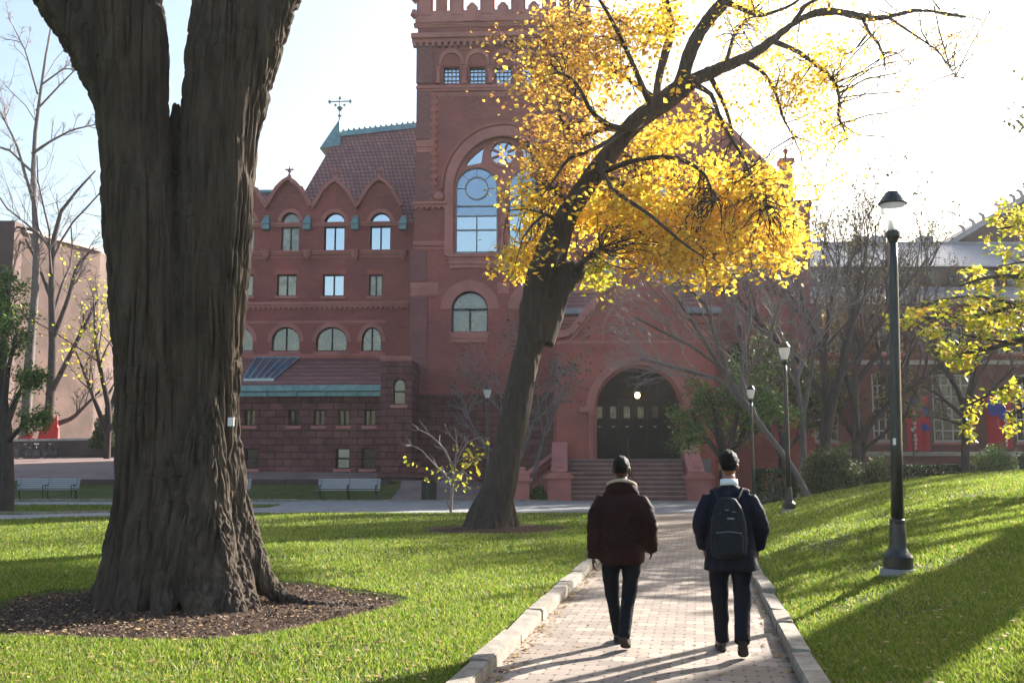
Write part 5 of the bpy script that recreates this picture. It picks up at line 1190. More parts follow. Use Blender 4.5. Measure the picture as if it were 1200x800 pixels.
# ---------------- bare trees (right background group)
def bare_tree(name, label, base, stems, mats, lev, group=None, leafy=None, cat='tree'):
    """stems: pixel polylines; lev: list of (m, lr, ang, K, rr, up, wob, absr)"""
    t = thing(name, label, cat, base, 0, group); O = np.array(base, float)
    Ps, Rs = polylines(stems, 12); Qt = Quads(); Qt.tubes(Ps - O, Rs, 9); Qt.obj('trunk', M_(mats[0]), t)
    Qc = Quads(); cur, cr_ = Ps, Rs
    for i, (m, lr, ang, K, rr, up, wob, ar) in enumerate(lev):
        cur, cr_ = grow(cur, cr_, m, lr, ang, K, rr, up, wob, .3 if i else .35, .4, 0, ar); Qc.tubes(cur - O, cr_, 5 if i == 0 else (4 if i == 1 else 3))
    Qc.obj('branches', M_(mats[1]), t)
    if leafy:
        n, spread, size, lm, asp = leafy; C = ends(cur, n, spread); V, Fq = leaf_quads(C - O, size, flat=.2, asp=asp); npmesh('crown', V, Fq, 4, M_(lm), t)
    return t
def gz(px, Y): X = (px - 600) / FPX * Y; return (X, Y, float(zbase(X, Y)))
lev_b = [(8, (.35, .65), (20, 50), 7, .55, .30, .16, None), (7, (.35, .6), (22, 50), 6, .6, .15, .18, .02), (6, (.35, .65), (22, 50), 5, .65, .08, .2, .010)]
bare_tree('bare_tree', 'large multi stemmed bare tree midway between the two nearest lamp posts', gz(970, 46), [
    [(966, 560, 46, 6.82), (967, 500, 46, 6.20), (970, 450, 46, 4.96), (960, 400, 46.5, 3.72), (940, 350, 47, 2.48), (915, 305, 47, 1.24)],
    [(968, 520, 46, 5.58), (975, 470, 45.5, 4.96), (990, 420, 45, 3.72), (1000, 370, 45, 2.79), (1010, 320, 44.5, 1.86), (1018, 275, 44, 0.93)],
    [(968, 480, 46, 4.34), (985, 440, 46, 3.10), (1020, 400, 46.5, 2.48), (1050, 350, 47, 1.86), (1085, 305, 47, 0.93)],
    [(966, 470, 46, 4.34), (945, 430, 46, 3.10), (900, 390, 45, 2.48), (865, 350, 45, 1.86), (840, 315, 45, 0.93)],
    [(969, 450, 46, 3.72), (966, 400, 45, 3.10), (975, 350, 45, 2.17), (985, 300, 45, 1.24), (978, 270, 45, 0.62)]], ('bark_dark', 'twig_dark'), lev_b, leafy=(1, .12, .16, 'leaf_shade', .7))
bare_tree('bare_tree', 'dark bare tree with long limb reaching right behind the near lamp post', gz(1000, 50), [
    [(1005, 560, 50, 5.58), (1003, 500, 50, 4.96), (1000, 450, 50, 4.34), (1010, 400, 50, 3.10), (1030, 350, 50, 1.86), (1050, 300, 50, 0.93)],
    [(1003, 520, 50, 4.34), (1025, 490, 49, 3.72), (1050, 465, 49, 3.10), (1080, 445, 48, 2.48), (1110, 420, 48, 1.86), (1140, 380, 48, 0.93)],
    [(1001, 470, 50, 3.72), (985, 420, 50, 3.10), (1000, 360, 51, 1.86), (990, 310, 51, 0.93)],
    [(1002, 450, 50, 3.72), (1040, 400, 51, 2.48), (1070, 350, 51, 1.86), (1100, 290, 52, 0.93)]], ('bark_dark', 'twig_dark'), lev_b, leafy=(1, .1, .15, 'leaf_shade', .7))
bare_tree('bare_tree', 'slim grey bare tree directly right of the frosted lamp post', gz(938, 43), [
    [(942, 560, 43, 3.72), (941, 500, 43, 3.41), (935, 450, 43, 2.79), (925, 400, 43, 1.86), (930, 350, 43, 0.93)],
    [(941, 490, 43, 2.79), (950, 440, 43, 2.17), (960, 380, 43, 1.55), (950, 330, 43, 0.62)]], ('bark_grey', 'twig_grey'), lev_b)
lev_d = [(11, (.4, .75), (15, 42), 7, .36, .12, .14, None), (8, (.35, .6), (18, 45), 6, .55, .05, .16, .013), (6, (.35, .6), (20, 50), 5, .7, .06, .18, .008)]
bare_tree('bare_tree', 'leaning tree with pale silvery twigs reaching toward the entrance arch', gz(925, 38), [
    [(956, 600, 38.4, 3.9), (930, 548, 38, 3.6), (905, 515, 38, 3.3), (880, 483, 38, 3.9), (858, 450, 37.5, 3.4), (835, 415, 37.5, 2.6), (810, 375, 37, 1.9), (790, 345, 37, 1.6)],
    [(858, 450, 37.5, 2.6), (840, 400, 37, 3.2), (830, 360, 37, 2.4), (800, 330, 36.5, 1.5)],
    [(845, 430, 37.5, 2.2), (810, 405, 36.5, 1.8), (780, 390, 36, 2), (745, 372, 36, 1)],
    [(870, 465, 37.8, 2.6), (870, 420, 38.5, 2), (880, 370, 39, 2), (875, 330, 39, 1)],
    [(880, 483, 38, 2.6), (845, 445, 39, 2), (790, 430, 39.5, 2.2), (750, 420, 40, 1)],
    [(865, 455, 37.5, 2.2), (900, 400, 37, 1.6), (915, 350, 37, 1.5), (905, 318, 37, .8)]], ('bark_grey', 'twig_grey'), lev_d)
lev_s = [(7, (.4, .7), (20, 50), 6, .5, .15, .15, None), (6, (.35, .6), (22, 50), 5, .6, .08, .18, .012), (4, (.35, .65), (22, 50), 4, .7, .05, .2, .007)]
bare_tree('small_bare_tree', 'small slim bare tree before the tall window between the banners', gz(1131, 40), [
    [(1131, 562, 40, 5), (1131, 520, 40, 4.5), (1132, 482, 40, 4), (1120, 450, 40, 2.8), (1095, 415, 40, 1.8), (1085, 380, 40, 1)],
    [(1132, 482, 40, 3.5), (1140, 440, 40, 2.6), (1150, 400, 40, 1.6), (1160, 360, 40, 1)],
    [(1132, 490, 40, 3), (1100, 462, 39.5, 2), (1080, 452, 39, 1)], [(1132, 485, 40, 3), (1165, 455, 40.5, 2), (1190, 430, 41, 1)], [(1132, 500, 40, 2.5), (1105, 490, 40, 1.6), (1085, 488, 40, .9)]], ('bark_dark', 'twig_dark'), lev_s, leafy=(1, .08, .10, 'leaf_shade', .6))
bare_tree('bare_shrub_tree', 'thin grey leafless tree against the tower base behind the yellow maple trunk', gz(600, 47), [
    [(598, 590, 45, 3), (600, 540, 45, 2.6), (590, 490, 45, 2), (570, 450, 45, 1.2)], [(600, 560, 45, 2.4), (620, 510, 45, 2), (640, 460, 45, 1.5), (650, 420, 45, .8)],
    [(600, 550, 45, 2.2), (605, 500, 45, 1.8), (600, 450, 45, 1.2), (610, 410, 45, .8)], [(615, 590, 45, 2.4), (630, 540, 45, 2), (640, 500, 45, 1.4), (660, 460, 45, .8)], [(600, 545, 45, 2), (565, 520, 45, 1.5), (545, 480, 45, 1)]], ('bark_grey', 'twig_grey'), [(7, (.4, .7), (20, 50), 6, .5, .12, .16, None), (6, (.35, .6), (22, 50), 5, .6, .1, .2, .012), (5, (.3, .6), (22, 50), 4, .7, .05, .2, .009)], leafy=(1, .15, .13, 'leaf_mid', .7))
# green tree beside the arch
bare_tree('green_tree', 'bushy green leaved tree right of the entrance arch', gz(862, 40.5), [
    [(848, 570, 40.5, 6), (848, 530, 40.5, 5), (840, 490, 40.5, 3.5), (830, 450, 40.5, 1.5)], [(850, 560, 40.5, 4), (870, 510, 41, 3), (885, 465, 41.5, 1.5)], [(848, 540, 40.5, 4), (825, 510, 40, 2.6), (810, 480, 40, 1.2)], [(852, 540, 40.5, 4), (865, 480, 40.5, 2.5), (868, 445, 40.5, 1.2)], [(848, 530, 40.5, 3), (895, 500, 40, 2), (910, 480, 40, 1)]],
    ('bark_dark', 'twig_dark'), [(7, (.35, .6), (25, 60), 6, .5, .05, .15, None), (6, (.3, .55), (25, 60), 5, .5, 0, .15, .012)], leafy=(34, .2, .17, 'leaf_green', .5))
def far_filler(label, px, Y, hpx, lm, group=None, mats=('bark_dark', 'twig_dark'), leafy=(2, .2, .22, 'leaf_shade', .7), w=60, name='bare_tree', base=560):
    st = [[(px, base, Y, 4), (px + 3, base - hpx * .35, Y, 3.4), (px - w * .2, base - hpx * .7, Y, 2), (px - w * .25, base - hpx, Y, .8)], [(px, base - hpx * .25, Y, 3.2), (px + w * .3, base - hpx * .6, Y + 1, 2), (px + w * .4, base - hpx * .9, Y + 1, .8)], [(px, base - hpx * .2, Y, 3), (px - w * .35, base - hpx * .5, Y - 1, 2), (px - w * .6, base - hpx * .7, Y - 1, .8)], [(px, base - hpx * .2, Y, 3), (px + w * .5, base - hpx * .4, Y - 1, 1.8), (px + w * .7, base - hpx * .62, Y - 1, .8)]]
    return bare_tree(name, label, gz(px, Y), st, mats, lev_s[:2] + [(4, (.35, .65), (22, 50), 4, .7, .05, .2, .014)], group, leafy)
far_filler('bare twiggy tree before the hall under its pale slate roof, beside the near lamp post', 1052, 55, 290, None, w=60, leafy=None)
far_filler('bare twiggy tree close to the right corner of the red library', 905, 56, 270, None, w=70, leafy=None)
far_filler('low tree with olive leaves behind the dark multi stemmed tree', 1010, 60, 150, None, w=70, leafy=(4, .3, .28, 'leaf_shade', .7))
far_filler('small tree with brown and olive leaves beside the slim grey tree', 915, 50, 130, None, w=50, leafy=(4, .3, .24, 'leaf_mid', .7))

# shrubs and hedges
def shrub(name, label, px0, px1, pyt, Y, dep, lm, n, size, asp=.6, base=None, cat='shrub', box=False):
    x0, x1 = (px0 - 600) / FPX * Y, (px1 - 600) / FPX * Y; c = ((x0 + x1) / 2, Y); zb = float(zbase(c[0], c[1])) if base is None else base
    zt = P(px0, pyt, Y)[2]; h = zt - zb; t = thing(name, label, cat, (c[0], c[1], zb)); w_ = (x1 - x0) / 2
    if box:
        Pn = rng.uniform(-1, 1, (n, 3)); k = rng.integers(0, 3, n); Pn[np.arange(n), k] = np.sign(Pn[np.arange(n), k]) * rng.uniform(.82, 1.05, n); C = Pn * [w_, dep / 2, h / 2] + [0, 0, h / 2]
    else:
        d = unit(rng.normal(size=(n, 3))); d[:, 2] = np.abs(d[:, 2]); r_ = rng.random(n) ** .35; bump = .72 + .5 * fbm(d * 2.2 + px0, 3) + .35 * (vnoise(d * 6 + 3) - .5)
        C = d * (r_ * bump)[:, None] * [w_, dep / 2, h]
    V, Fq = leaf_quads(C, size, flat=.1, asp=asp); npmesh('foliage', V, Fq, 4, M_(lm), t)
    m = 40; Q_ = Quads(); S = np.zeros((m, 5, 3)); e = unit(rng.normal(size=(m, 3))); e[:, 2] = np.abs(e[:, 2]) + .3; e = unit(e) * [w_ * .8, dep * .4, h * .85]
    for k in range(5): S[:, k] = e * k / 4 + rng.normal(size=(m, 3)) * .02
    Q_.tubes(S, np.full((m, 5), .012) * np.linspace(1, .4, 5), 4); Q_.obj('stems', M_('twig_dark'), t)
    return t
shrub('shrub', 'wide feathery grey green shrub beyond the lawn crest beside the frosted lamp post', 932, 1010, 520, 41, 2.6, 'leaf_mid', 16000, .14, .4, base=.0)
shrub('shrub', 'lower grey green shrub just left of the near lamp post', 1000, 1046, 530, 42, 2.4, 'leaf_mid', 6000, .13, .3, base=.3)
shrub('shrub', 'round green shrub under the right banner', 1136, 1186, 515, 50, 2.5, 'leaf_green', 7000, .13, .4, base=.6)
shrub('hedge', 'dark clipped box hedge block behind the man with the backpack', 884, 925, 550, 41, 1.4, 'hedge_leaf', 9000, .08, .7, base=0, cat='hedge', box=True)
shrub('hedge', 'long low dark hedge along the lawn crest right of the near lamp post', 1048, 1130, 545, 46, 1.2, 'hedge_leaf', 9000, .10, .7, base=.5, cat='hedge', box=True)
shrub('shrub', 'small green shrub between the two left stone piers', 620, 642, 569, 45.2, .9, 'leaf_green', 2500, .09, .7, base=0)
shrub('shrub', 'dark green shrub on the hall side of the right banner at the frame edge', 1180, 1215, 525, 52, 2.5, 'hedge_leaf', 5000, .13, .5, base=.6)

# ---------------- sapling with a few yellow leaves
sp_ = thing('sapling', 'young sapling with few large yellow leaves left of the yellow maple trunk', 'tree', gz(528, 34.2)); O = np.array(sp_.location)
st = [[(528, 601, 34.2, 1.9), (530, 570, 34.2, 1.6), (533, 545, 34.2, 1.5), (536, 520, 34.2, 1), (533, 500, 34.2, .5)], [(528, 598, 34.2, 1.2), (524, 588, 34.1, .8)], [(532, 550, 34.2, 1.3), (520, 525, 34, 1.1), (505, 510, 33.8, .9), (488, 502, 33.6, .5)], [(533, 545, 34.2, 1.2), (545, 520, 34.3, 1), (560, 512, 34.4, .8), (574, 514, 34.4, .4)],
      [(531, 560, 34.2, 1.2), (545, 548, 34.4, 1), (562, 535, 34.6, .6)], [(530, 565, 34.2, 1.2), (510, 545, 34, 1), (492, 525, 33.8, .8), (476, 520, 33.7, .4)], [(505, 512, 33.8, .7), (497, 500, 33.8, .5), (492, 494, 33.8, .3)], [(536, 520, 34.2, .8), (526, 508, 34.2, .6), (520, 496, 34.2, .3)]]
Pp, Rr = polylines(st, 8); Qd = Quads(); Qd.tubes(Pp - O, Rr, 6); g, q = grow(Pp, Rr, 5, (.2, .4), (25, 60), 4, .6, .1, .2); Qd.tubes(g - O, q, 4); Qd.obj('trunk', M_('twig_grey'), sp_)
C = []
for px, py, n, s_ in ((545, 543, 22, 6), (555, 530, 18, 6), (533, 523, 8, 4), (520, 548, 18, 8), (540, 558, 22, 9), (478, 541, 8, 4), (568, 520, 4, 3), (560, 548, 8, 8), (530, 565, 10, 9), (500, 560, 3, 5), (545, 570, 6, 8)):
    for _ in range(n): C.append(P(px + random.gauss(0, s_), py + random.gauss(0, s_ * .7), 34.2 + random.gauss(0, .25)))
V, Fq = leaf_quads(np.array(C) - O, .17, flat=.1, droop=.6, asp=.6); npmesh('crown', V, Fq, 4, M_('leaf_lime'), sp_)

# ---------------- the tree just off the right edge: trunk outside, low yellow green branches inside the frame
TX, TY = 18.9, 24.6
ot = thing('overhanging_tree', 'tree whose low branches with yellow green leaves hang in at the right edge', 'tree', (TX, TY, float(zbase(TX, TY)))); O = np.array(ot.location)
OB = np.array([TX, TY, 0])
mb = MB(); q, r_ = resample(np.array([(0, 0, .9), (0, 0, 2.2), (.1, 0, 4), (-.1, .1, 6.5), (.1, .1, 10), (.6, .3, 15), (.9, .6, 20)]) + OB - O, [1.6, 1.25, 1.15, 1.1, .95, .7, .2], 22); mb.tube(q, r_, 22)
q, r_ = resample(np.array([(.2, -.1, 5), (1.2, -.7, 8), (2.2, -1.3, 12), (3.0, -1.7, 18)]) + OB - O, [.9, .8, .65, .15], 12); mb.tube(q, r_, 14)
fuse(mb, 'trunk', M_('bark_elm'), ot, .08, 4, lambda c, n: .05 * (1 - np.abs(2 * vnoise(c * [9, 9, 1.2]) - 1) * 1.5), subd=1)
bl = []
for pts in ([(1290, 295, 0, 6), (1240, 318, 0, 4), (1200, 325, 0, 3), (1160, 322, 0, 2.2), (1125, 335, 0, 1.2)], [(1300, 325, -.5, 5), (1240, 345, -.5, 4), (1190, 358, -.5, 3), (1140, 372, -.5, 2), (1085, 372, -.6, 1)],
            [(1300, 355, -.8, 5), (1240, 385, -.8, 4), (1190, 400, -.8, 3), (1150, 412, -.8, 2.2), (1110, 415, -.8, 1.2)], [(1300, 395, -1, 5), (1240, 430, -1, 3.5), (1195, 445, -1, 2.6), (1160, 462, -1, 1.8), (1128, 478, -1, 1)],
            [(1290, 430, -1.4, 4), (1230, 468, -1.4, 2.6), (1200, 478, -1.4, 1.8), (1180, 488, -1.4, 1)], [(1300, 248, .5, 4), (1230, 262, .5, 2.6), (1195, 265, .5, 1.8), (1170, 268, .5, 1)], [(1200, 360, -.5, 2.4), (1150, 345, -.2, 1.6), (1100, 350, 0, 1), (1072, 362, 0, .7)], [(1185, 402, -.8, 2), (1140, 395, -1, 1.4), (1105, 385, -1.2, .8)], [(1250, 300, 0, 2.4), (1210, 305, 0, 1.6), (1170, 312, 0, .8)]):
    p = [P(a, b, TY + dy) for a, b, dy, r in pts]; p = [np.array([TX - .2, TY, p[0][2] + 1.2])] + p; rr0 = [r / FPX * 25 for *_, r in pts]; q, r_ = resample(p, [.12] + rr0, 18); bl.append((q, r_))
Pb = np.stack([b[0] for b in bl]); Rb = np.stack([b[1] for b in bl])
g1, q1 = grow(Pb, Rb, 14, (.08, .17), (30, 65), 6, .5, -.05, .1, .35, absr=.014); g2, q2 = grow(g1, q1, 2, (.4, .7), (25, 60), 4, .6, -.05, .1, absr=.007)
Qd = Quads(); Qd.tubes(Pb - O, Rb, 8); Qd.tubes(g1 - O, q1, 5); Qd.tubes(g2 - O, q2, 3); Qd.obj('branches', M_('bark_dark'), ot)
C = np.concatenate([ends(g1, 22, .08), ends(g2, 13, .07), ends(Pb, 26, .1, .5)]); V, Fq = leaf_quads(C - O, .165, flat=.55, droop=.3, asp=.55); npmesh('crown', V, Fq, 4, M_('leaf_lime'), ot)

# ---------------- trees at the left edge
bare_tree('tall_bare_tree', 'tall slender bare tree rising above the brick block at the left edge', gz(32, 79), [
    [(28, 536, 79.0, 6.40), (31, 490, 79.0, 6.00), (34, 420, 79.0, 5.60), (40, 360, 79.0, 4.40), (44, 300, 79.0, 4.00), (40, 240, 79.0, 3.20), (38, 180, 79.0, 2.72), (46, 120, 79.0, 1.92), (54, 60, 79.0, 1.28), (62, 20, 79.0, 0.64)],
    [(38, 180, 79.0, 2.08), (60, 165, 78.0, 1.44), (85, 152, 78.0, 1.12), (112, 146, 78.0, 0.64)], [(40, 240, 79.0, 2.08), (20, 170, 79.0, 1.44), (0, 130, 79.0, 0.96), (-20, 100, 79.0, 0.56)], [(42, 130, 79.0, 1.44), (70, 100, 79.0, 1.04), (105, 65, 79.0, 0.56)], [(44, 110, 79.0, 1.28), (30, 60, 79.0, 0.80), (10, 20, 79.0, 0.48)], [(36, 200, 79.0, 1.60), (10, 175, 79.0, 1.12), (-20, 168, 79.0, 0.72)], [(48, 100, 79.0, 1.28), (75, 80, 79.0, 0.88), (110, 85, 79.0, 0.56)]],
    ('bark_grey', 'twig_grey'), [(10, (.15, .38), (25, 55), 6, .45, .15, .14, .04), (5, (.35, .6), (25, 55), 5, .55, .05, .16, .018), (3, (.35, .6), (25, 55), 4, .6, .0, .16, .013)])
bare_tree('bare_tree', 'dark bare tree with curving forked limbs before the sunlit brick wall at left', gz(56, 79), [
    [(54, 536, 79.0, 6.40), (54, 520, 79.0, 6.00), (60, 460, 79.0, 5.20), (62, 400, 79.0, 4.40), (60, 340, 79.0, 3.60), (62, 280, 79.0, 2.88), (72, 240, 79.0, 2.08), (100, 215, 79.0, 1.44), (112, 200, 79.0, 0.80)],
    [(60, 460, 79.0, 3.60), (80, 420, 78.5, 2.88), (100, 380, 78.0, 2.08), (115, 350, 78.0, 1.12)], [(61, 400, 79.0, 3.20), (80, 350, 79.0, 2.40), (90, 310, 79.0, 1.60), (110, 290, 79.0, 0.80)], [(57, 500, 79.0, 3.60), (85, 490, 78.0, 2.40), (105, 470, 78.0, 1.60), (125, 450, 78.0, 0.80)], [(62, 290, 79.0, 2.40), (40, 270, 79.0, 1.76), (15, 265, 79.0, 1.28), (-10, 270, 79.0, 0.80)], [(60, 350, 79.0, 2.72), (45, 310, 80.0, 1.92), (30, 280, 80.0, 1.20)]],
    ('bark_dark', 'twig_dark'), [(6, (.25, .5), (25, 55), 6, .5, .15, .18, None), (8, (.3, .6), (25, 60), 5, .55, .05, .2, .024), (5, (.3, .6), (25, 60), 4, .6, .02, .2, .016)])
bare_tree('green_tree', 'tree with fresh green leaves and dark trunk at the left edge by the bench', gz(8, 35), [
    [(6, 602, 35, 10), (8, 560, 35, 8.5), (6, 500, 35, 8), (0, 450, 35, 6), (-15, 400, 35, 4)], [(6, 500, 35, 5), (20, 465, 35, 3), (35, 440, 35, 1.4)], [(4, 480, 35, 4), (10, 430, 34.5, 2.6), (20, 390, 34, 1.2)], [(0, 450, 35, 4), (5, 390, 35, 2.4), (10, 340, 35, 1)], [(6, 520, 35, 4), (25, 500, 34.5, 2.4), (42, 488, 34.2, 1)], [(-15, 400, 35, 3), (-20, 360, 35, 2), (0, 325, 35, 1)]],
    ('bark_dark', 'bark_dark'), [(6, (.3, .5), (25, 60), 6, .5, .05, .15, .02), (5, (.3, .55), (25, 60), 5, .5, 0, .15, .01)], leafy=(28, .14, .14, 'leaf_green', .5))
far_filler('yellowish tree in the gap between the brick block and the big elm', 125, 70, 190, None, w=60, leafy=(1, .5, .26, 'leaf_lime', .7), base=545, name='autumn_tree')
shrub('shrub', 'low dark bushes under the brick block beside the big elm', 108, 150, 480, 74, 3, 'leaf_mid', 5000, .25, .5, base=2.6)

# ---------------- tall trees out of frame to the right: they shade the lawn and the path
def shade_tree(x, y, h, rc, n, label):
    z0 = float(zbase(x, y)); t = thing('shade_tree', label, 'tree', (x, y, z0), 0, 'tall trees right of the picture')
    P0 = np.array([[[0, 0, 0], [.1, 0, h * .25], [.2, .1, h * .5], [.1, .3, h * .75], [0, .2, h]]]); R0 = np.array([[.5, .42, .32, .2, .06]])
    P0 = P0 - 0; g1, q1 = grow(P0, R0, 26, (.15, .27), (40, 75), 6, .4, .15, .12, .32); g2, q2 = grow(g1, q1, 5, (.4, .7), (25, 60), 5, .5, .05, .15, absr=.05)
    Q_ = Quads(); Q_.tubes(P0, R0, 10); Q_.obj('trunk', M_('bark_dark'), t); Q_ = Quads(); Q_.tubes(g1, q1, 6); Q_.tubes(g2, q2, 4); Q_.obj('branches', M_('twig_dark'), t)
    C = ends(g2, n, .4); V, Fq = leaf_quads(C, .32, flat=.2); npmesh('crown', V, Fq, 4, M_('leaf_shade'), t)
for i, (x, y, h, rc, n) in enumerate(((31, 50, 19, 6, 22), (28.5, 45.5, 17, 5, 20), (32.8, 56, 21, 6, 22), (36.5, 62.5, 24, 6, 20))):
    shade_tree(x, y, h, rc, n, ['leafy tree beyond the right edge, second nearest of the row', 'leafy tree beyond the right edge, nearest and shortest of the row', 'leafy tree beyond the right edge, third of the row', 'tall leafy tree beyond the right edge, farthest of the row beside the hall'][i])
# ================================================================== lamp posts
def make_lamp(label, loc, gm, rz=0, sc=1.0):
    t = thing('lamp_post', label, 'lamp post', loc, rz, 'lamp posts'); t.scale = (sc,) * 3
    mb = MB(); mb.lathe([(.21, -.15), (.21, .0), (.2, .05), (.19, .05)], (0, 0, 0), 20); mb.build('footing', M_('concrete'), t)
    mb = MB(); mb.lathe([(.17, .05), (.175, .07), (.175, .19), (.16, .215), (.125, .25), (.108, .29), (.102, .33), (.088, .56), (.086, .58), (.09, .60), (.088, .63), (.070, .64), (.068, .66)], (0, 0, 0), 20); mb.build('base', M_('lamp_black'), t, smooth=False)
    mb = MB(); n = 16; prof = [(.072, .64), (.068, 1.5), (.062, 2.6), (.053, 3.7), (.048, 4.02)]
    mb.lathe(prof, (0, 0, 0), 16); mb.build('pole', M_('lamp_black'), t, smooth=True)
    MB().lathe([(.046, 4.0), (.055, 4.04), (.082, 4.09), (.085, 4.10), (.085, 4.155), (.07, 4.16), (.065, 4.175)], (0, 0, 0), 16).build('collar', M_('lamp_black'), t)
    hd = MB().lathe([(.17, 4.50), (.178, 4.52), (.165, 4.535), (.125, 4.60), (.098, 4.635), (.085, 4.655), (.075, 4.665), (.03, 4.675)], (0, 0, 0), 20).build('cap', M_('lamp_black'), t)
    MB().lathe([(.06, 4.165), (.085, 4.20), (.13, 4.33), (.150, 4.43), (.155, 4.50)], (0, 0, 0), 20).build('globe', M_(gm), t, smooth=True)
    MB().lathe([(.035, 4.17), (.042, 4.2), (.04, 4.3), (.02, 4.34), (.012, 4.36)], (0, 0, 0), 12).build('bulb', M_('bulb'), t, smooth=True)
    return t
x, y = (1044 - 600) / FPX * 12.5, 12.5
lamp = make_lamp('black lamp post with clear globe standing on the near right lawn', (x, y, float(zbase(x, y)) + .02), 'frosted', 0)
lamp.rotation_euler = (0, R(1.6), 0)
MB().box(-.062, -.02, -.062, -.055, 1.52, 1.60).build('sticker', M_('white_letter'), lamp)
MB().box(-.1, .1, .0, .0, 0, 0) if False else None
x, y = (921 - 600) / FPX * 27.5, 27.5
l2 = make_lamp('black lamp post with frosted white globe at the end of the brick path, right side', (x, y, float(zbase(x, y)) + .0), 'frosted_dense', 0, .965)
x, y = (880 - 600) / FPX * 36, 36; dup(l2, (x, y, 0), 0, 'lamp post partly hidden behind the head of the man with the backpack', .93)
x, y = (571 - 600) / FPX * 40.5, 40.5; dup(l2, (x, y, 0), 0, 'lamp post left of the yellow maple trunk before the tower', 1.0)
x, y = (1068 - 600) / FPX * 60, 60; dup(l2, (x, y, .3), 0, 'small dark lamp post in front of the left banner', .74)

# ================================================================== benches
def make_bench(label, loc, rz):
    t = thing('park_bench', label, 'bench', loc, rz, 'slatted benches along the far path'); L = 2.7
    mb = MB()
    for k in range(5): mb.box(-L / 2, L / 2, -.30 + k * .095, -.30 + k * .095 + .075, .42 + .008 * abs(k - 2), .445 + .008 * abs(k - 2))
    mb.build('seat', M_('bench_wood'), t, bevel=.006)
    mb = MB()
    for k in range(5): y_ = .20 + .03 * k; z_ = .50 + .088 * k; mb.add([(-L / 2, y_, z_), (L / 2, y_, z_), (L / 2, y_ + .022, z_ + .068), (-L / 2, y_ + .022, z_ + .068), (-L / 2, y_ + .028, z_ - .006), (L / 2, y_ + .028, z_ - .006), (L / 2, y_ + .05, z_ + .062), (-L / 2, y_ + .05, z_ + .062)], [(0, 1, 2, 3), (4, 7, 6, 5), (0, 4, 5, 1), (3, 2, 6, 7), (0, 3, 7, 4), (1, 5, 6, 2)])
    mb.build('backrest', M_('bench_wood'), t)
    for x_ in (-1.22, 0.0, 1.22):
        mb = MB(); mb.tube([(x_, -.34, 0), (x_, -.28, .2), (x_, -.30, .41)], [.03, .022, .03], 6); mb.tube([(x_, .30, 0), (x_, .22, .2), (x_, .20, .41), (x_, .26, .62), (x_, .36, .93)], [.03, .024, .03, .024, .02], 6); mb.beam((x_, -.32, .405), (x_, .22, .405), .05, .04)
        mb.tube([(x_, -.30, .42), (x_, -.34, .55), (x_, -.28, .64), (x_, -.1, .66), (x_, .1, .64), (x_, .27, .66)], .022, 6); mb.tube([(x_, -.02, .42), (x_, -.06, .52), (x_, .02, .62)], .016, 6); mb.tube([(x_, -.3, .12), (x_, 0, .2), (x_, .26, .12)], .016, 6)
        mb.build('leg_frame', M_('dark_paint'), t)
    return t
def gloc(x, y): return (x, y, float(zbase(x, y)) + .01)
bench = make_bench('grey slatted park bench in full view right of the big elm', gloc((410 - 600) / FPX * 44.75, 44.75), R(0))
dup(bench, gloc((59 - 600) / FPX * 45.2, 45.2), R(2), 'grey slatted park bench left of the big elm, nearest the left edge')
dup(bench, gloc(-12.72, 44.75), 0, 'park bench almost hidden behind the big elm trunk')

# ================================================================== litter bin
x, y = (503.5 - 600) / FPX * 44.6, 44.7
tb = thing('litter_bin', 'dark round litter bin at the path edge beyond the sapling', 'bin', gloc(x, y))
mb = MB(); mb.lathe([(.27, 0), (.30, .03), (.31, .78), (.33, .80), (.33, .84), (.29, .85)], (0, 0, 0), 20)
for k in range(20): a = k * 2 * math.pi / 20; mb.box(.31 * math.cos(a) - .018, .31 * math.cos(a) + .018, .31 * math.sin(a) - .018, .31 * math.sin(a) + .018, .04, .79)
mb.build('body', M_('dark_paint'), tb); MB().lathe([(.33, .85), (.32, .9), (.16, .93), (.15, .90)], (0, 0, 0), 20).build('lid_ring', M_('dark_paint'), tb)

# ================================================================== bicycles by the terrace wall
mat('bike_dark', (.03, .03, .035), .4); mat('tyre', (.02, .02, .02), .8)
def make_bike(label, loc, rz):
    t = thing('bicycle', label, 'bicycle', loc, rz, 'bicycles parked along the terrace wall')
    for x_ in (-.52, .52):
        mb = MB(); pts = [(x_ + .33 * math.cos(a), 0, .34 + .33 * math.sin(a)) for a in np.linspace(0, 2 * math.pi, 25)]; mb.tube(pts, .022, 6); w_ = mb.build('wheel', M_('tyre'), t)
        sp2 = MB()
        for a in np.arange(0, math.pi, math.pi / 6): sp2.tube([(x_ - .32 * math.cos(a), 0, .34 - .32 * math.sin(a)), (x_ + .32 * math.cos(a), 0, .34 + .32 * math.sin(a))], .004, 4)
        sp2.build('spokes', M_('lead'), w_)
    mb = MB(); B_, S_, H_, Rr_, Fr_ = (-.05, 0, .30), (-.18, 0, .80), (.36, 0, .82), (-.52, 0, .34), (.52, 0, .34)
    for a, b in ((B_, S_), (S_, H_), (B_, H_), (B_, Rr_), (S_, Rr_), (H_, Fr_)): mb.tube([a, b], .018, 6)
    mb.build('frame', M_('bike_dark'), t); MB().tube([(H_[0], -.25, .98), (.34, -.1, 1.0), (.34, 0, .97), (.34, .1, 1.0), (H_[0], .25, .98)], .014, 6).build('handlebar', M_('bike_dark'), t)
    MB().sections([(-.2, 0, .86, .13, .05), (-.2, 0, .9, .12, .07), (-.2, 0, .92, .08, .04)], 10).build('saddle', M_('tyre'), t); return t
b0 = make_bike('bicycle at the left end of the row', gloc((26 - 600) / FPX * 71, 71), R(10))
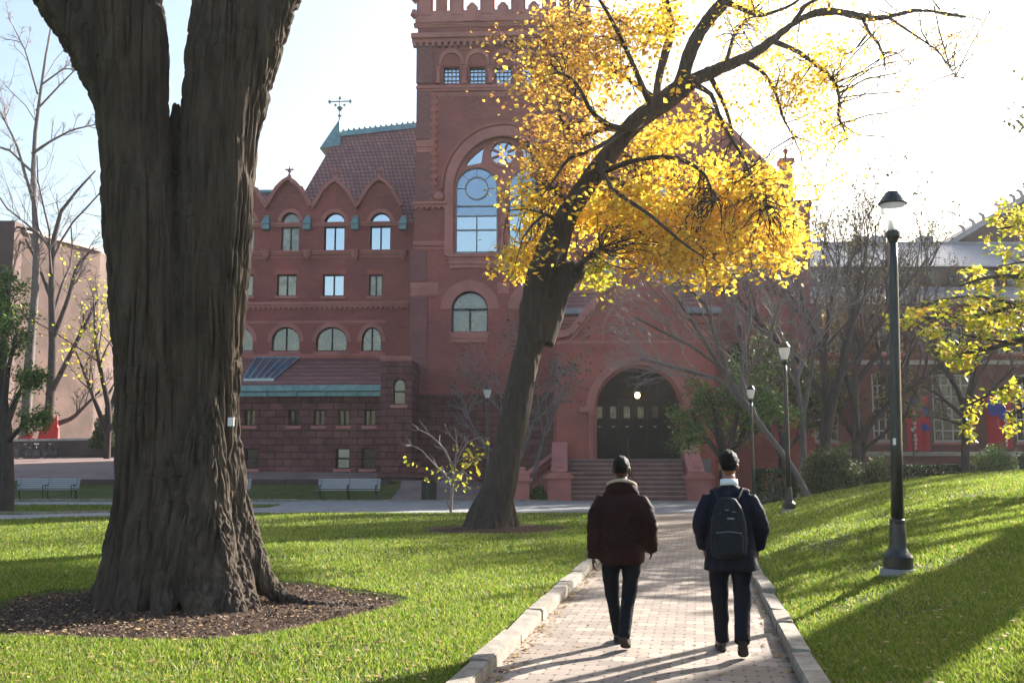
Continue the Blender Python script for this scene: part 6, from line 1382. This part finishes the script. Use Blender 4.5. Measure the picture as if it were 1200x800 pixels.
names = ['bicycle parked second from the left end of the row', 'bicycle parked third from the left end of the row', 'bicycle parked third from the right end of the row', 'bicycle parked second from the right end of the row', 'bicycle at the right end of the row']
for k, nme in enumerate(names): dup(b0, gloc((33 + 7.2 * k - 600) / FPX * (71 + .3 * k), 71 + .3 * k), R([25, -15, 30, 5, -25][k]), nme)

# ================================================================== people
mat('skin_dark', (.085, .040, .025), .6, (.07, .035, .022), 30)
mat('skin', (.30, .15, .10), .5, (.24, .11, .075), 30)
mat('hair_black', (.007, .006, .006), .6, (.013, .011, .010), 60, spec=.12, bump=.8, bscale=120, stretch=(1, 1, .3))
mat('coat_brown', (.030, .0095, .0085), .7, (.016, .006, .006), 5, bump=.6, bscale=14, spec=.08)
mat('fleece', (.62, .52, .40), .95, (.45, .37, .28), 60, bump=1, bscale=90)
mat('trousers_dark', (.006, .007, .011), .7, (.006, .007, .011), 8, bump=.2, bscale=60, spec=.08)
mat('suit_navy', (.011, .014, .025), .7, (.008, .010, .018), 9, bump=.25, bscale=60, spec=.08)
mat('trousers_navy', (.008, .010, .018), .75, (.006, .007, .012), 5, bump=.2, bscale=60, spec=.08)
mat('shirt_white', (.72, .72, .74), .7)
mat('shoe', (.016, .013, .012), .35, spec=.5); mat('sole', (.03, .027, .025), .8)
mat('pack', (.020, .024, .030), .65, (.013, .015, .02), 12, bump=.3, bscale=80, spec=.08); mat('pack_grey', (.16, .17, .19), .5)

def head_mb(mb, c, h=.235, turn=0.0):
    """c = point of the neck top; face towards +y (turned by 'turn')"""
    ct, st_ = math.cos(turn), math.sin(turn); s = h / .235
    def T(x, y, z): return (c[0] + s * (x * ct - y * st_), c[1] + s * (x * st_ + y * ct), c[2] + s * z)
    def blob(x, y, z, rx, ry, rz, n=14, m=9):
        vs = []
        for i in range(1, m):
            p = math.pi * i / m
            for j in range(n): a = 2 * math.pi * j / n; vs.append(T(x + rx * math.sin(p) * math.cos(a), y + ry * math.sin(p) * math.sin(a), z + rz * math.cos(p)))
        k = len(vs); vs += [T(x, y, z + rz), T(x, y, z - rz)]
        fs = [((i) * n + j, i * n + (j + 1) % n, (i + 1) * n + (j + 1) % n, (i + 1) * n + j) for i in range(m - 2) for j in range(n)]
        fs += [(k, (j + 1) % n, j) for j in range(n)] + [(k + 1, (m - 2) * n + j, (m - 2) * n + (j + 1) % n) for j in range(n)]
        mb.add(vs, fs)
    blob(0, -.005, .145, .076, .098, .095); blob(0, .025, .085, .060, .070, .085); blob(0, .07, .03, .035, .03, .035)   # skull, face, chin
    mb.tube([T(0, .088, .135), T(0, .108, .105), T(0, .112, .085), T(0, .085, .078)], [.009 * s, .013 * s, .017 * s, .008 * s], 8)                          # nose
    for sg in (-1, 1):
        blob(sg * .078, -.005, .112, .010, .022, .034); blob(sg * .082, -.014, .118, .008, .014, .026); blob(sg * .030, .082, .130, .014, .012, .009, 8, 6); blob(sg * .045, .068, .098, .02, .02, .02, 8, 6)
    blob(0, .088, .055, .024, .010, .008, 8, 6)
    return T, blob
def hand_mb(mb, w, d, palm, side, sc=1.0, curl=.7):
    """w wrist, d direction down the hand, palm = direction the palm faces"""
    w, d, palm = map(lambda v: np.array(v, float), (w, d, palm)); d /= np.linalg.norm(d); palm -= d * (palm @ d); palm /= np.linalg.norm(palm); ac = np.cross(d, palm) * side
    for k in range(5):
        o = (k - 2) * .017; mb.tube([w + ac * o * .6, w + ac * o + d * .045, w + ac * o * 1.15 + d * .09], [.016 * sc, .0165 * sc, .012 * sc], 8)
    for k, ln in enumerate((.068, .078, .074, .058)):
        b = w + d * .085 + ac * ((k - 1.5) * .021); dirs = d.copy(); pts = [b]; cur = b
        for s_ in range(3): a = curl * (.35 + .35 * s_); v = d * math.cos(a) + palm * math.sin(a); cur = cur + v * ln * (.45, .32, .23)[s_]; pts.append(cur)
        mb.tube(pts, [.0095, .009, .0085, .007], 7)
    b = w + d * .03 - ac * .035; mb.tube([b, b - ac * .022 + d * .03 + palm * .012, b - ac * .022 + d * .058 + palm * .03, b - ac * .01 + d * .075 + palm * .04], [.014, .012, .010, .008], 7)
def person(loc, rz, label, cfg):
    t = thing('person', label, 'person', loc, rz, None)
    J = cfg['J']
    # one continuous body
    mb = MB(); nk = np.array(J['neck']); 
    mb.sections([(0, 0, J['hip'], .14, .10), (0, 0, J['hip'] + .12, .15, .105), (0, 0, J['hip'] + .28, .145, .10), (0, 0, nk[2] - .16, .17, .11), (0, 0, nk[2] - .06, .12, .085), (nk[0], nk[1], nk[2], .06, .06), (nk[0], nk[1], nk[2] + .09, .055, .06)], 18)
    for L_ in ('armL', 'armR'):
        a = [np.array(p, float) for p in J[L_]]; q, r_ = resample(a, [.055, .045, .038, .028], 12); mb.tube(q, r_, 12)
        sd = -1 if L_ == 'armL' else 1; hand_mb(mb, a[-1], a[-1] - a[-2] + np.array(J.get('hd' + L_, (0, 0, 0))), (-sd, .15, 0), -sd)
    for L_ in ('legL', 'legR'):
        a = [np.array(p, float) for p in J[L_]]; q, r_ = resample(a, [.068, .064, .045, .036, .036], 14); mb.tube(q, r_, 12)
    head_mb(mb, nk + np.array([0, .012, .045]), cfg.get('hs', .235), cfg.get('turn', 0))
    body = fuse(mb, 'body', M_(cfg['skin']), t, .0075, 4)
    # hair
    mb = MB(); T, blob = None, None
    tmp = MB(); T, blob_ = head_mb(tmp, nk + np.array([0, .012, .045]), cfg.get('hs', .235), cfg.get('turn', 0))
    hb = MB(); s = cfg.get('hs', .235) / .235; n, m = 28, 18; vs = []
    hair_top = cfg.get('hair', .010)
    for i in range(1, m):
        p = math.pi * i / m * .74
        for j in range(n):
            a = 2 * math.pi * j / n; low = p / (math.pi * .74)
            front = math.sin(a)
            pp = p * (1.0 if front < -.2 else (1.0 - .42 * max(0, min(1, (front + .2) / .8)))) 
            if abs(math.cos(a)) > .75 and front > -.5: pp = min(pp, math.pi * .47)
            th = hair_top * (1.3 - .6 * low) + hair_top * .35 * random.uniform(-1, 1) + .002 * math.sin(9 * a + 5 * p) 
            vs.append(T((.077 + th) * math.sin(pp) * math.cos(a), -.006 + (.100 + th) * math.sin(pp) * math.sin(a), .146 + (.097 + th * 1.2) * math.cos(pp)))
    k = len(vs); vs.append(T(0, -.006, .146 + .097 + hair_top * 1.6)); vs.append(T(0, -.01, .10))
    fs = [(i * n + j, i * n + (j + 1) % n, (i + 1) * n + (j + 1) % n, (i + 1) * n + j) for i in range(m - 2) for j in range(n)] + [(k, (j + 1) % n, j) for j in range(n)] + [(k + 1, (m - 2) * n + j, (m - 2) * n + (j + 1) % n) for j in range(n)]
    hb.add(vs, fs); hb.build('hair', M_('hair_black'), t, smooth=True)
    # jacket
    mb = MB(); mb.sections(cfg['torso'], 26, 2.5)
    for L_, rr_ in (('armL', cfg['sleeve']), ('armR', cfg['sleeve'])):
        a = [np.array(p, float) for p in J[L_]]; a = a[:-1] + [a[-1] + (a[-1] - a[-2]) * cfg.get('cuff', .02)]
        q, r_ = resample(a, rr_, 14); mb.tube(q, r_, 16)
        sgn = -1 if L_ == 'armL' else 1
        mb.tube([(sgn * .03, 0, J['neck'][2] - .06), (sgn * .09, 0, J['neck'][2] - .088), tuple(a[0] + np.array([sgn * -.01, 0, -.005]))], [.062, .074, rr_[0] * 1.0], 16)
    amp = cfg['wr']
    def disp(co, no): q = co * [8, 8, 8]; return amp * (vnoise(q + vnoise(co * 6)[:, None] * 2) - .5) * 2 + amp * .5 * (vnoise(co * [22, 22, 30]) - .5) * 2
    jk = fuse(mb, 'jacket', M_(cfg['jm']), t, .011, 11, disp, 1)
    # trousers
    mb = MB(); h = J['hip']; mb.sections([(0, -.005, h + .16, .155, .115), (0, -.01, h + .04, .165, .125), (0, -.008, h - .06, .155, .12)], 22)
    def dt(co, no): return .007 * (vnoise(co * [6, 6, 13]) - .5) * 2 + .002 * (vnoise(co * [18, 18, 40]) - .5) * 2
    for L_ in ('legL', 'legR'):
        a = [np.array(p, float) for p in J[L_]]; q, r_ = resample(a, cfg['leg'], 18); r_[-3:] = cfg['leg'][-1]; mb.tube(q, r_, 18)
    fuse(mb, 'trousers', M_(cfg['tm']), t, .011, 5, dt, 1)
    for L_, sh in (('legL', cfg['shoeL']), ('legR', cfg['shoeR'])):
        a = np.array(J[L_][-1], float); heel, toe = map(lambda v: np.array(v, float), sh); d = toe - heel; ln = np.linalg.norm(d); d /= ln; sx = np.array([1, 0, 0.0]); sx -= d * (sx @ d); sx /= np.linalg.norm(sx); up = np.cross(sx, d)
        mb = MB(); secs = [(.0, .030, .035, .075), (.06, .038, .04, .085), (.3, .040, .04, .085), (.5, .042, .035, .065), (.75, .048, .03, .05), (.93, .036, .022, .036), (1.0, .012, .010, .02)]
        vs = []
        for f_, wd, hh, tp in secs:
            for j in range(14):
                an = 2 * math.pi * j / 14; zz = math.sin(an); vs.append(heel + d * ln * f_ + sx * wd * math.cos(an) + up * ((zz * .5 + .5) * tp + .015))
        fs = [(i * 14 + j, i * 14 + (j + 1) % 14, (i + 1) * 14 + (j + 1) % 14, (i + 1) * 14 + j) for i in range(6) for j in range(14)] + [tuple(range(13, -1, -1)), tuple(84 + j for j in range(14))]
        mb.add(vs, fs); mb.tube([heel + d * .05 + up * .05, a + np.array([0, 0, .06])], [.042, .044], 14)
        sh_ = mb.build('shoe', M_('shoe'), t, smooth=True)
        sm_ = MB(); pl2 = []
        for f_, wd in ((0, .024), (.08, .036), (.3, .036), (.5, .04), (.75, .048), (.92, .038), (1.0, .014)): pl2.append((f_, wd))
        ring = [heel + d * ln * f_ + sx * wd for f_, wd in pl2] + [heel + d * ln * f_ - sx * wd for f_, wd in pl2[::-1]]; k = len(ring)
        sm_.add([p - up * .004 for p in ring] + [p + up * .022 for p in ring], [tuple(range(k)), tuple(range(2 * k - 1, k - 1, -1))] + [(i, i + k, (i + 1) % k + k, (i + 1) % k) for i in range(k)])
        sm_.build('sole', M_('sole'), sh_)
    return t, T
pathrot = -math.atan(KS)
# --- man in the brown coat
Y1 = 9.62; x1 = (727 - 600) / FPX * Y1
J = dict(hip=.90, neck=(0.0, .0, 1.455), armL=[(-.160, 0, 1.350), (-.248, -.05, 1.12), (-.262, -.04, .85), ], armR=[(.160, 0, 1.350), (.250, -.07, 1.14), (.262, .08, .92)],
         legL=[(-.095, 0, .90), (-.112, .05, .70), (-.112, .14, .48), (-.085, .19, .26), (-.065, .25, .09)], legR=[(.085, 0, .90), (.080, .02, .70), (.055, .02, .48), (.035, -.10, .28), (.020, -.20, .13)])
for k in ('armL', 'armR'): a = J[k]; J[k] = [a[0], tuple((np.array(a[0]) + a[1]) / 2 * 1.0 + np.array([.018 * (-1 if k == 'armL' else 1), -.01, 0])), a[1], a[2]]
p1, T1 = person((x1, Y1, 0), pathrot, 'person walking away in a dark brown coat with pale turned up collar and dark trousers', dict(J=J, skin='skin_dark', hair=.005, hs=.236,
    torso=[(0, .0, .76, .205, .145), (0, 0, .80, .214, .152), (0, 0, .95, .208, .15), (0, 0, 1.10, .205, .145), (0, 0, 1.25, .20, .142), (0, 0, 1.33, .182, .13), (0, 0, 1.385, .145, .115), (0, .0, 1.44, .10, .10), (0, .0, 1.475, .078, .09)],
    sleeve=[.078, .082, .074, .064], cuff=.18, wr=.010, jm='coat_brown', leg=[.092, .084, .068, .058, .054], tm='trousers_dark', shoeL=[(-.065, .21, .012), (-.080, .49, .012)], shoeR=[(.015, -.235, .125), (.030, -.03, .01)]))
# pale fleece collar standing round the neck, hem lining
mb = MB(); n = 26; vs = []
for i in range(n + 1):
    a = math.pi * (1.5 - 1.28 + 2.56 * i / n); up_ = .5 + .5 * math.cos(a - 1.5 * math.pi)
    for r_, z in ((.080 + .05 * (1 - up_), 1.41), (.125 + .045 * (1 - up_), 1.40 - .035 * (1 - up_)), (.112 + .06 * (1 - up_), 1.455 + .045 * up_ - .03 * (1 - up_)), (.078 + .055 * (1 - up_), 1.49 + .05 * up_ - .04 * (1 - up_))):
        vs.append((r_ * math.cos(a) * 1.02, r_ * math.sin(a) * .95 + .005, z))
fs = [(4 * i + j, 4 * (i + 1) + j, 4 * (i + 1) + (j + 1) % 4, 4 * i + (j + 1) % 4) for i in range(n) for j in range(4)] + [(0, 1, 2, 3), (4 * n + 3, 4 * n + 2, 4 * n + 1, 4 * n)]
mb.add(vs, fs); cl = mb.build('collar', M_('coat_brown'), p1, smooth=True)
MB().tube([(np.array(vs[4 * i + 2]) + np.array(vs[4 * i + 3])) / 2 + (0, 0, .004) for i in range(n + 1)], .0175, 8).build('collar_edge', M_('fleece'), cl, smooth=True)
# --- man in the navy suit with backpack
Y2 = 9.25; x2 = (852 - 600) / FPX * Y2
J = dict(hip=.92, neck=(0.0, .0, 1.485), armL=[(-.165, 0, 1.378), (-.228, -.03, 1.25), (-.272, -.03, 1.13), (-.235, .09, .93)], armR=[(.165, 0, 1.378), (.228, -.03, 1.25), (.275, -.03, 1.13), (.245, .09, .93)],
         legL=[(-.095, 0, .92), (-.105, .05, .72), (-.105, .13, .50), (-.095, .17, .28), (-.085, .21, .09)], legR=[(.085, 0, .92), (.088, .01, .72), (.092, .0, .50), (.085, -.10, .30), (.075, -.20, .15)])
p2, T2 = person((x2, Y2, 0), pathrot, 'person walking away in a dark navy suit and white shirt collar, wearing a backpack', dict(J=J, skin='skin', hair=.013, hs=.240,
    torso=[(0, .0, .74, .245, .165), (0, 0, .78, .238, .165), (0, 0, .93, .212, .15), (0, 0, 1.08, .198, .138), (0, 0, 1.24, .20, .138), (0, 0, 1.34, .185, .13), (0, 0, 1.41, .14, .11), (0, .0, 1.465, .085, .085), (0, .0, 1.495, .070, .08)],
    sleeve=[.080, .076, .068, .056], cuff=.0, wr=.007, jm='suit_navy', leg=[.094, .090, .078, .070, .066], tm='trousers_navy', shoeL=[(-.085, .17, .012), (-.11, .46, .012)], shoeR=[(.075, -.245, .165), (.085, -.07, .01)]))
mb = MB(); n = 24; vs = []
for i in range(n):
    a = 2 * math.pi * i / n
    for r_, z in ((.071, 1.475), (.080, 1.48), (.076, 1.535), (.068, 1.53)): vs.append((r_ * math.cos(a), r_ * math.sin(a) * 1.06 + .006, z - .012 * math.sin(a)))
mb.add(vs, [(4 * i + j, 4 * ((i + 1) % n) + j, 4 * ((i + 1) % n) + (j + 1) % 4, 4 * i + (j + 1) % 4) for i in range(n) for j in range(4)]); mb.build('shirt_collar', M_('shirt_white'), p2, smooth=True)
mb = MB(); vs = []      # jacket vent, a slit line down the back
mb.box(-.004, .004, -.172, -.150, .75, .98); mb.build('vent', M_('trousers_dark'), p2)
bp_ = thing('backpack', 'black backpack with grey trim worn on the back of the man in the navy suit', 'backpack', (x2, Y2, .8), pathrot)
mb = MB(); mb.sections([(-.02, -.20, .06, .115, .055), (-.02, -.215, .09, .150, .082), (-.02, -.22, .22, .160, .09), (-.02, -.215, .38, .150, .082), (-.02, -.20, .50, .120, .068), (-.02, -.185, .575, .07, .045), (-.02, -.18, .59, .03, .02)], 26, 3.2)
fuse(mb, 'main_bag', M_('pack'), bp_, .012, 4, lambda c, n: .004 * (vnoise(c * 25) - .5) * 2, 1)
mb = MB(); mb.sections([(-.02, -.27, .09, .10, .035), (-.02, -.285, .12, .122, .05), (-.02, -.29, .26, .125, .052), (-.02, -.275, .30, .09, .035)], 22, 3.4); fp = fuse(mb, 'front_pocket', M_('pack'), bp_, .012, 3, None, 1)
MB().tube([(-.13, -.325, .285), (-.02, -.345, .30), (.09, -.325, .285)], .004, 6).build('zip', M_('pack_grey'), fp)
for q_ in ((-.03, .03, -.300, -.290, .40, .415), (-.05, -.015, -.295, -.285, .475, .485), (.01, .045, -.29, -.28, .46, .468)): MB().box(*q_).build('reflective_tab', M_('pack_grey'), bp_, bevel=.002)
for s_ in (-1, 1): MB().tube([(-.02 + s_ * .08, -.16, .56), (-.01 + s_ * .115, -.06, .655), (s_ * .125, .06, .64), (s_ * .14, .15, .52), (s_ * .16, .12, .3), (-.02 + s_ * .14, -.13, .14)], .016, 8).build('shoulder_strap', M_('pack'), bp_)
MB().tube([(-.05, -.17, .575), (-.045, -.175, .625), (.005, -.175, .625), (.01, -.17, .575)], .008, 6).build('grab_loop', M_('pack'), bp_)
# ================================================================== thin haze volume added to imitate a lens flare veil
mh = bpy.data.materials.new('haze'); mh.use_nodes = True; nt = mh.node_tree; nt.nodes.remove(nt.nodes['Principled BSDF'])
pv = nt.nodes.new('ShaderNodeVolumePrincipled'); pv.inputs['Color'].default_value = (.93, .95, 1, 1); pv.inputs['Density'].default_value = .00038; pv.inputs['Anisotropy'].default_value = .45
nt.links.new(pv.outputs[0], nt.nodes['Material Output'].inputs['Volume'])
hz = MB().box(-425, 425, -75, 1225, -4, 45).build('haze', mh); hz['kind'] = 'stuff'; hz['label'] = 'thin pale haze added to stand in for the lens flare veil'; hz['category'] = 'haze'
cy.volume_bounces = 0
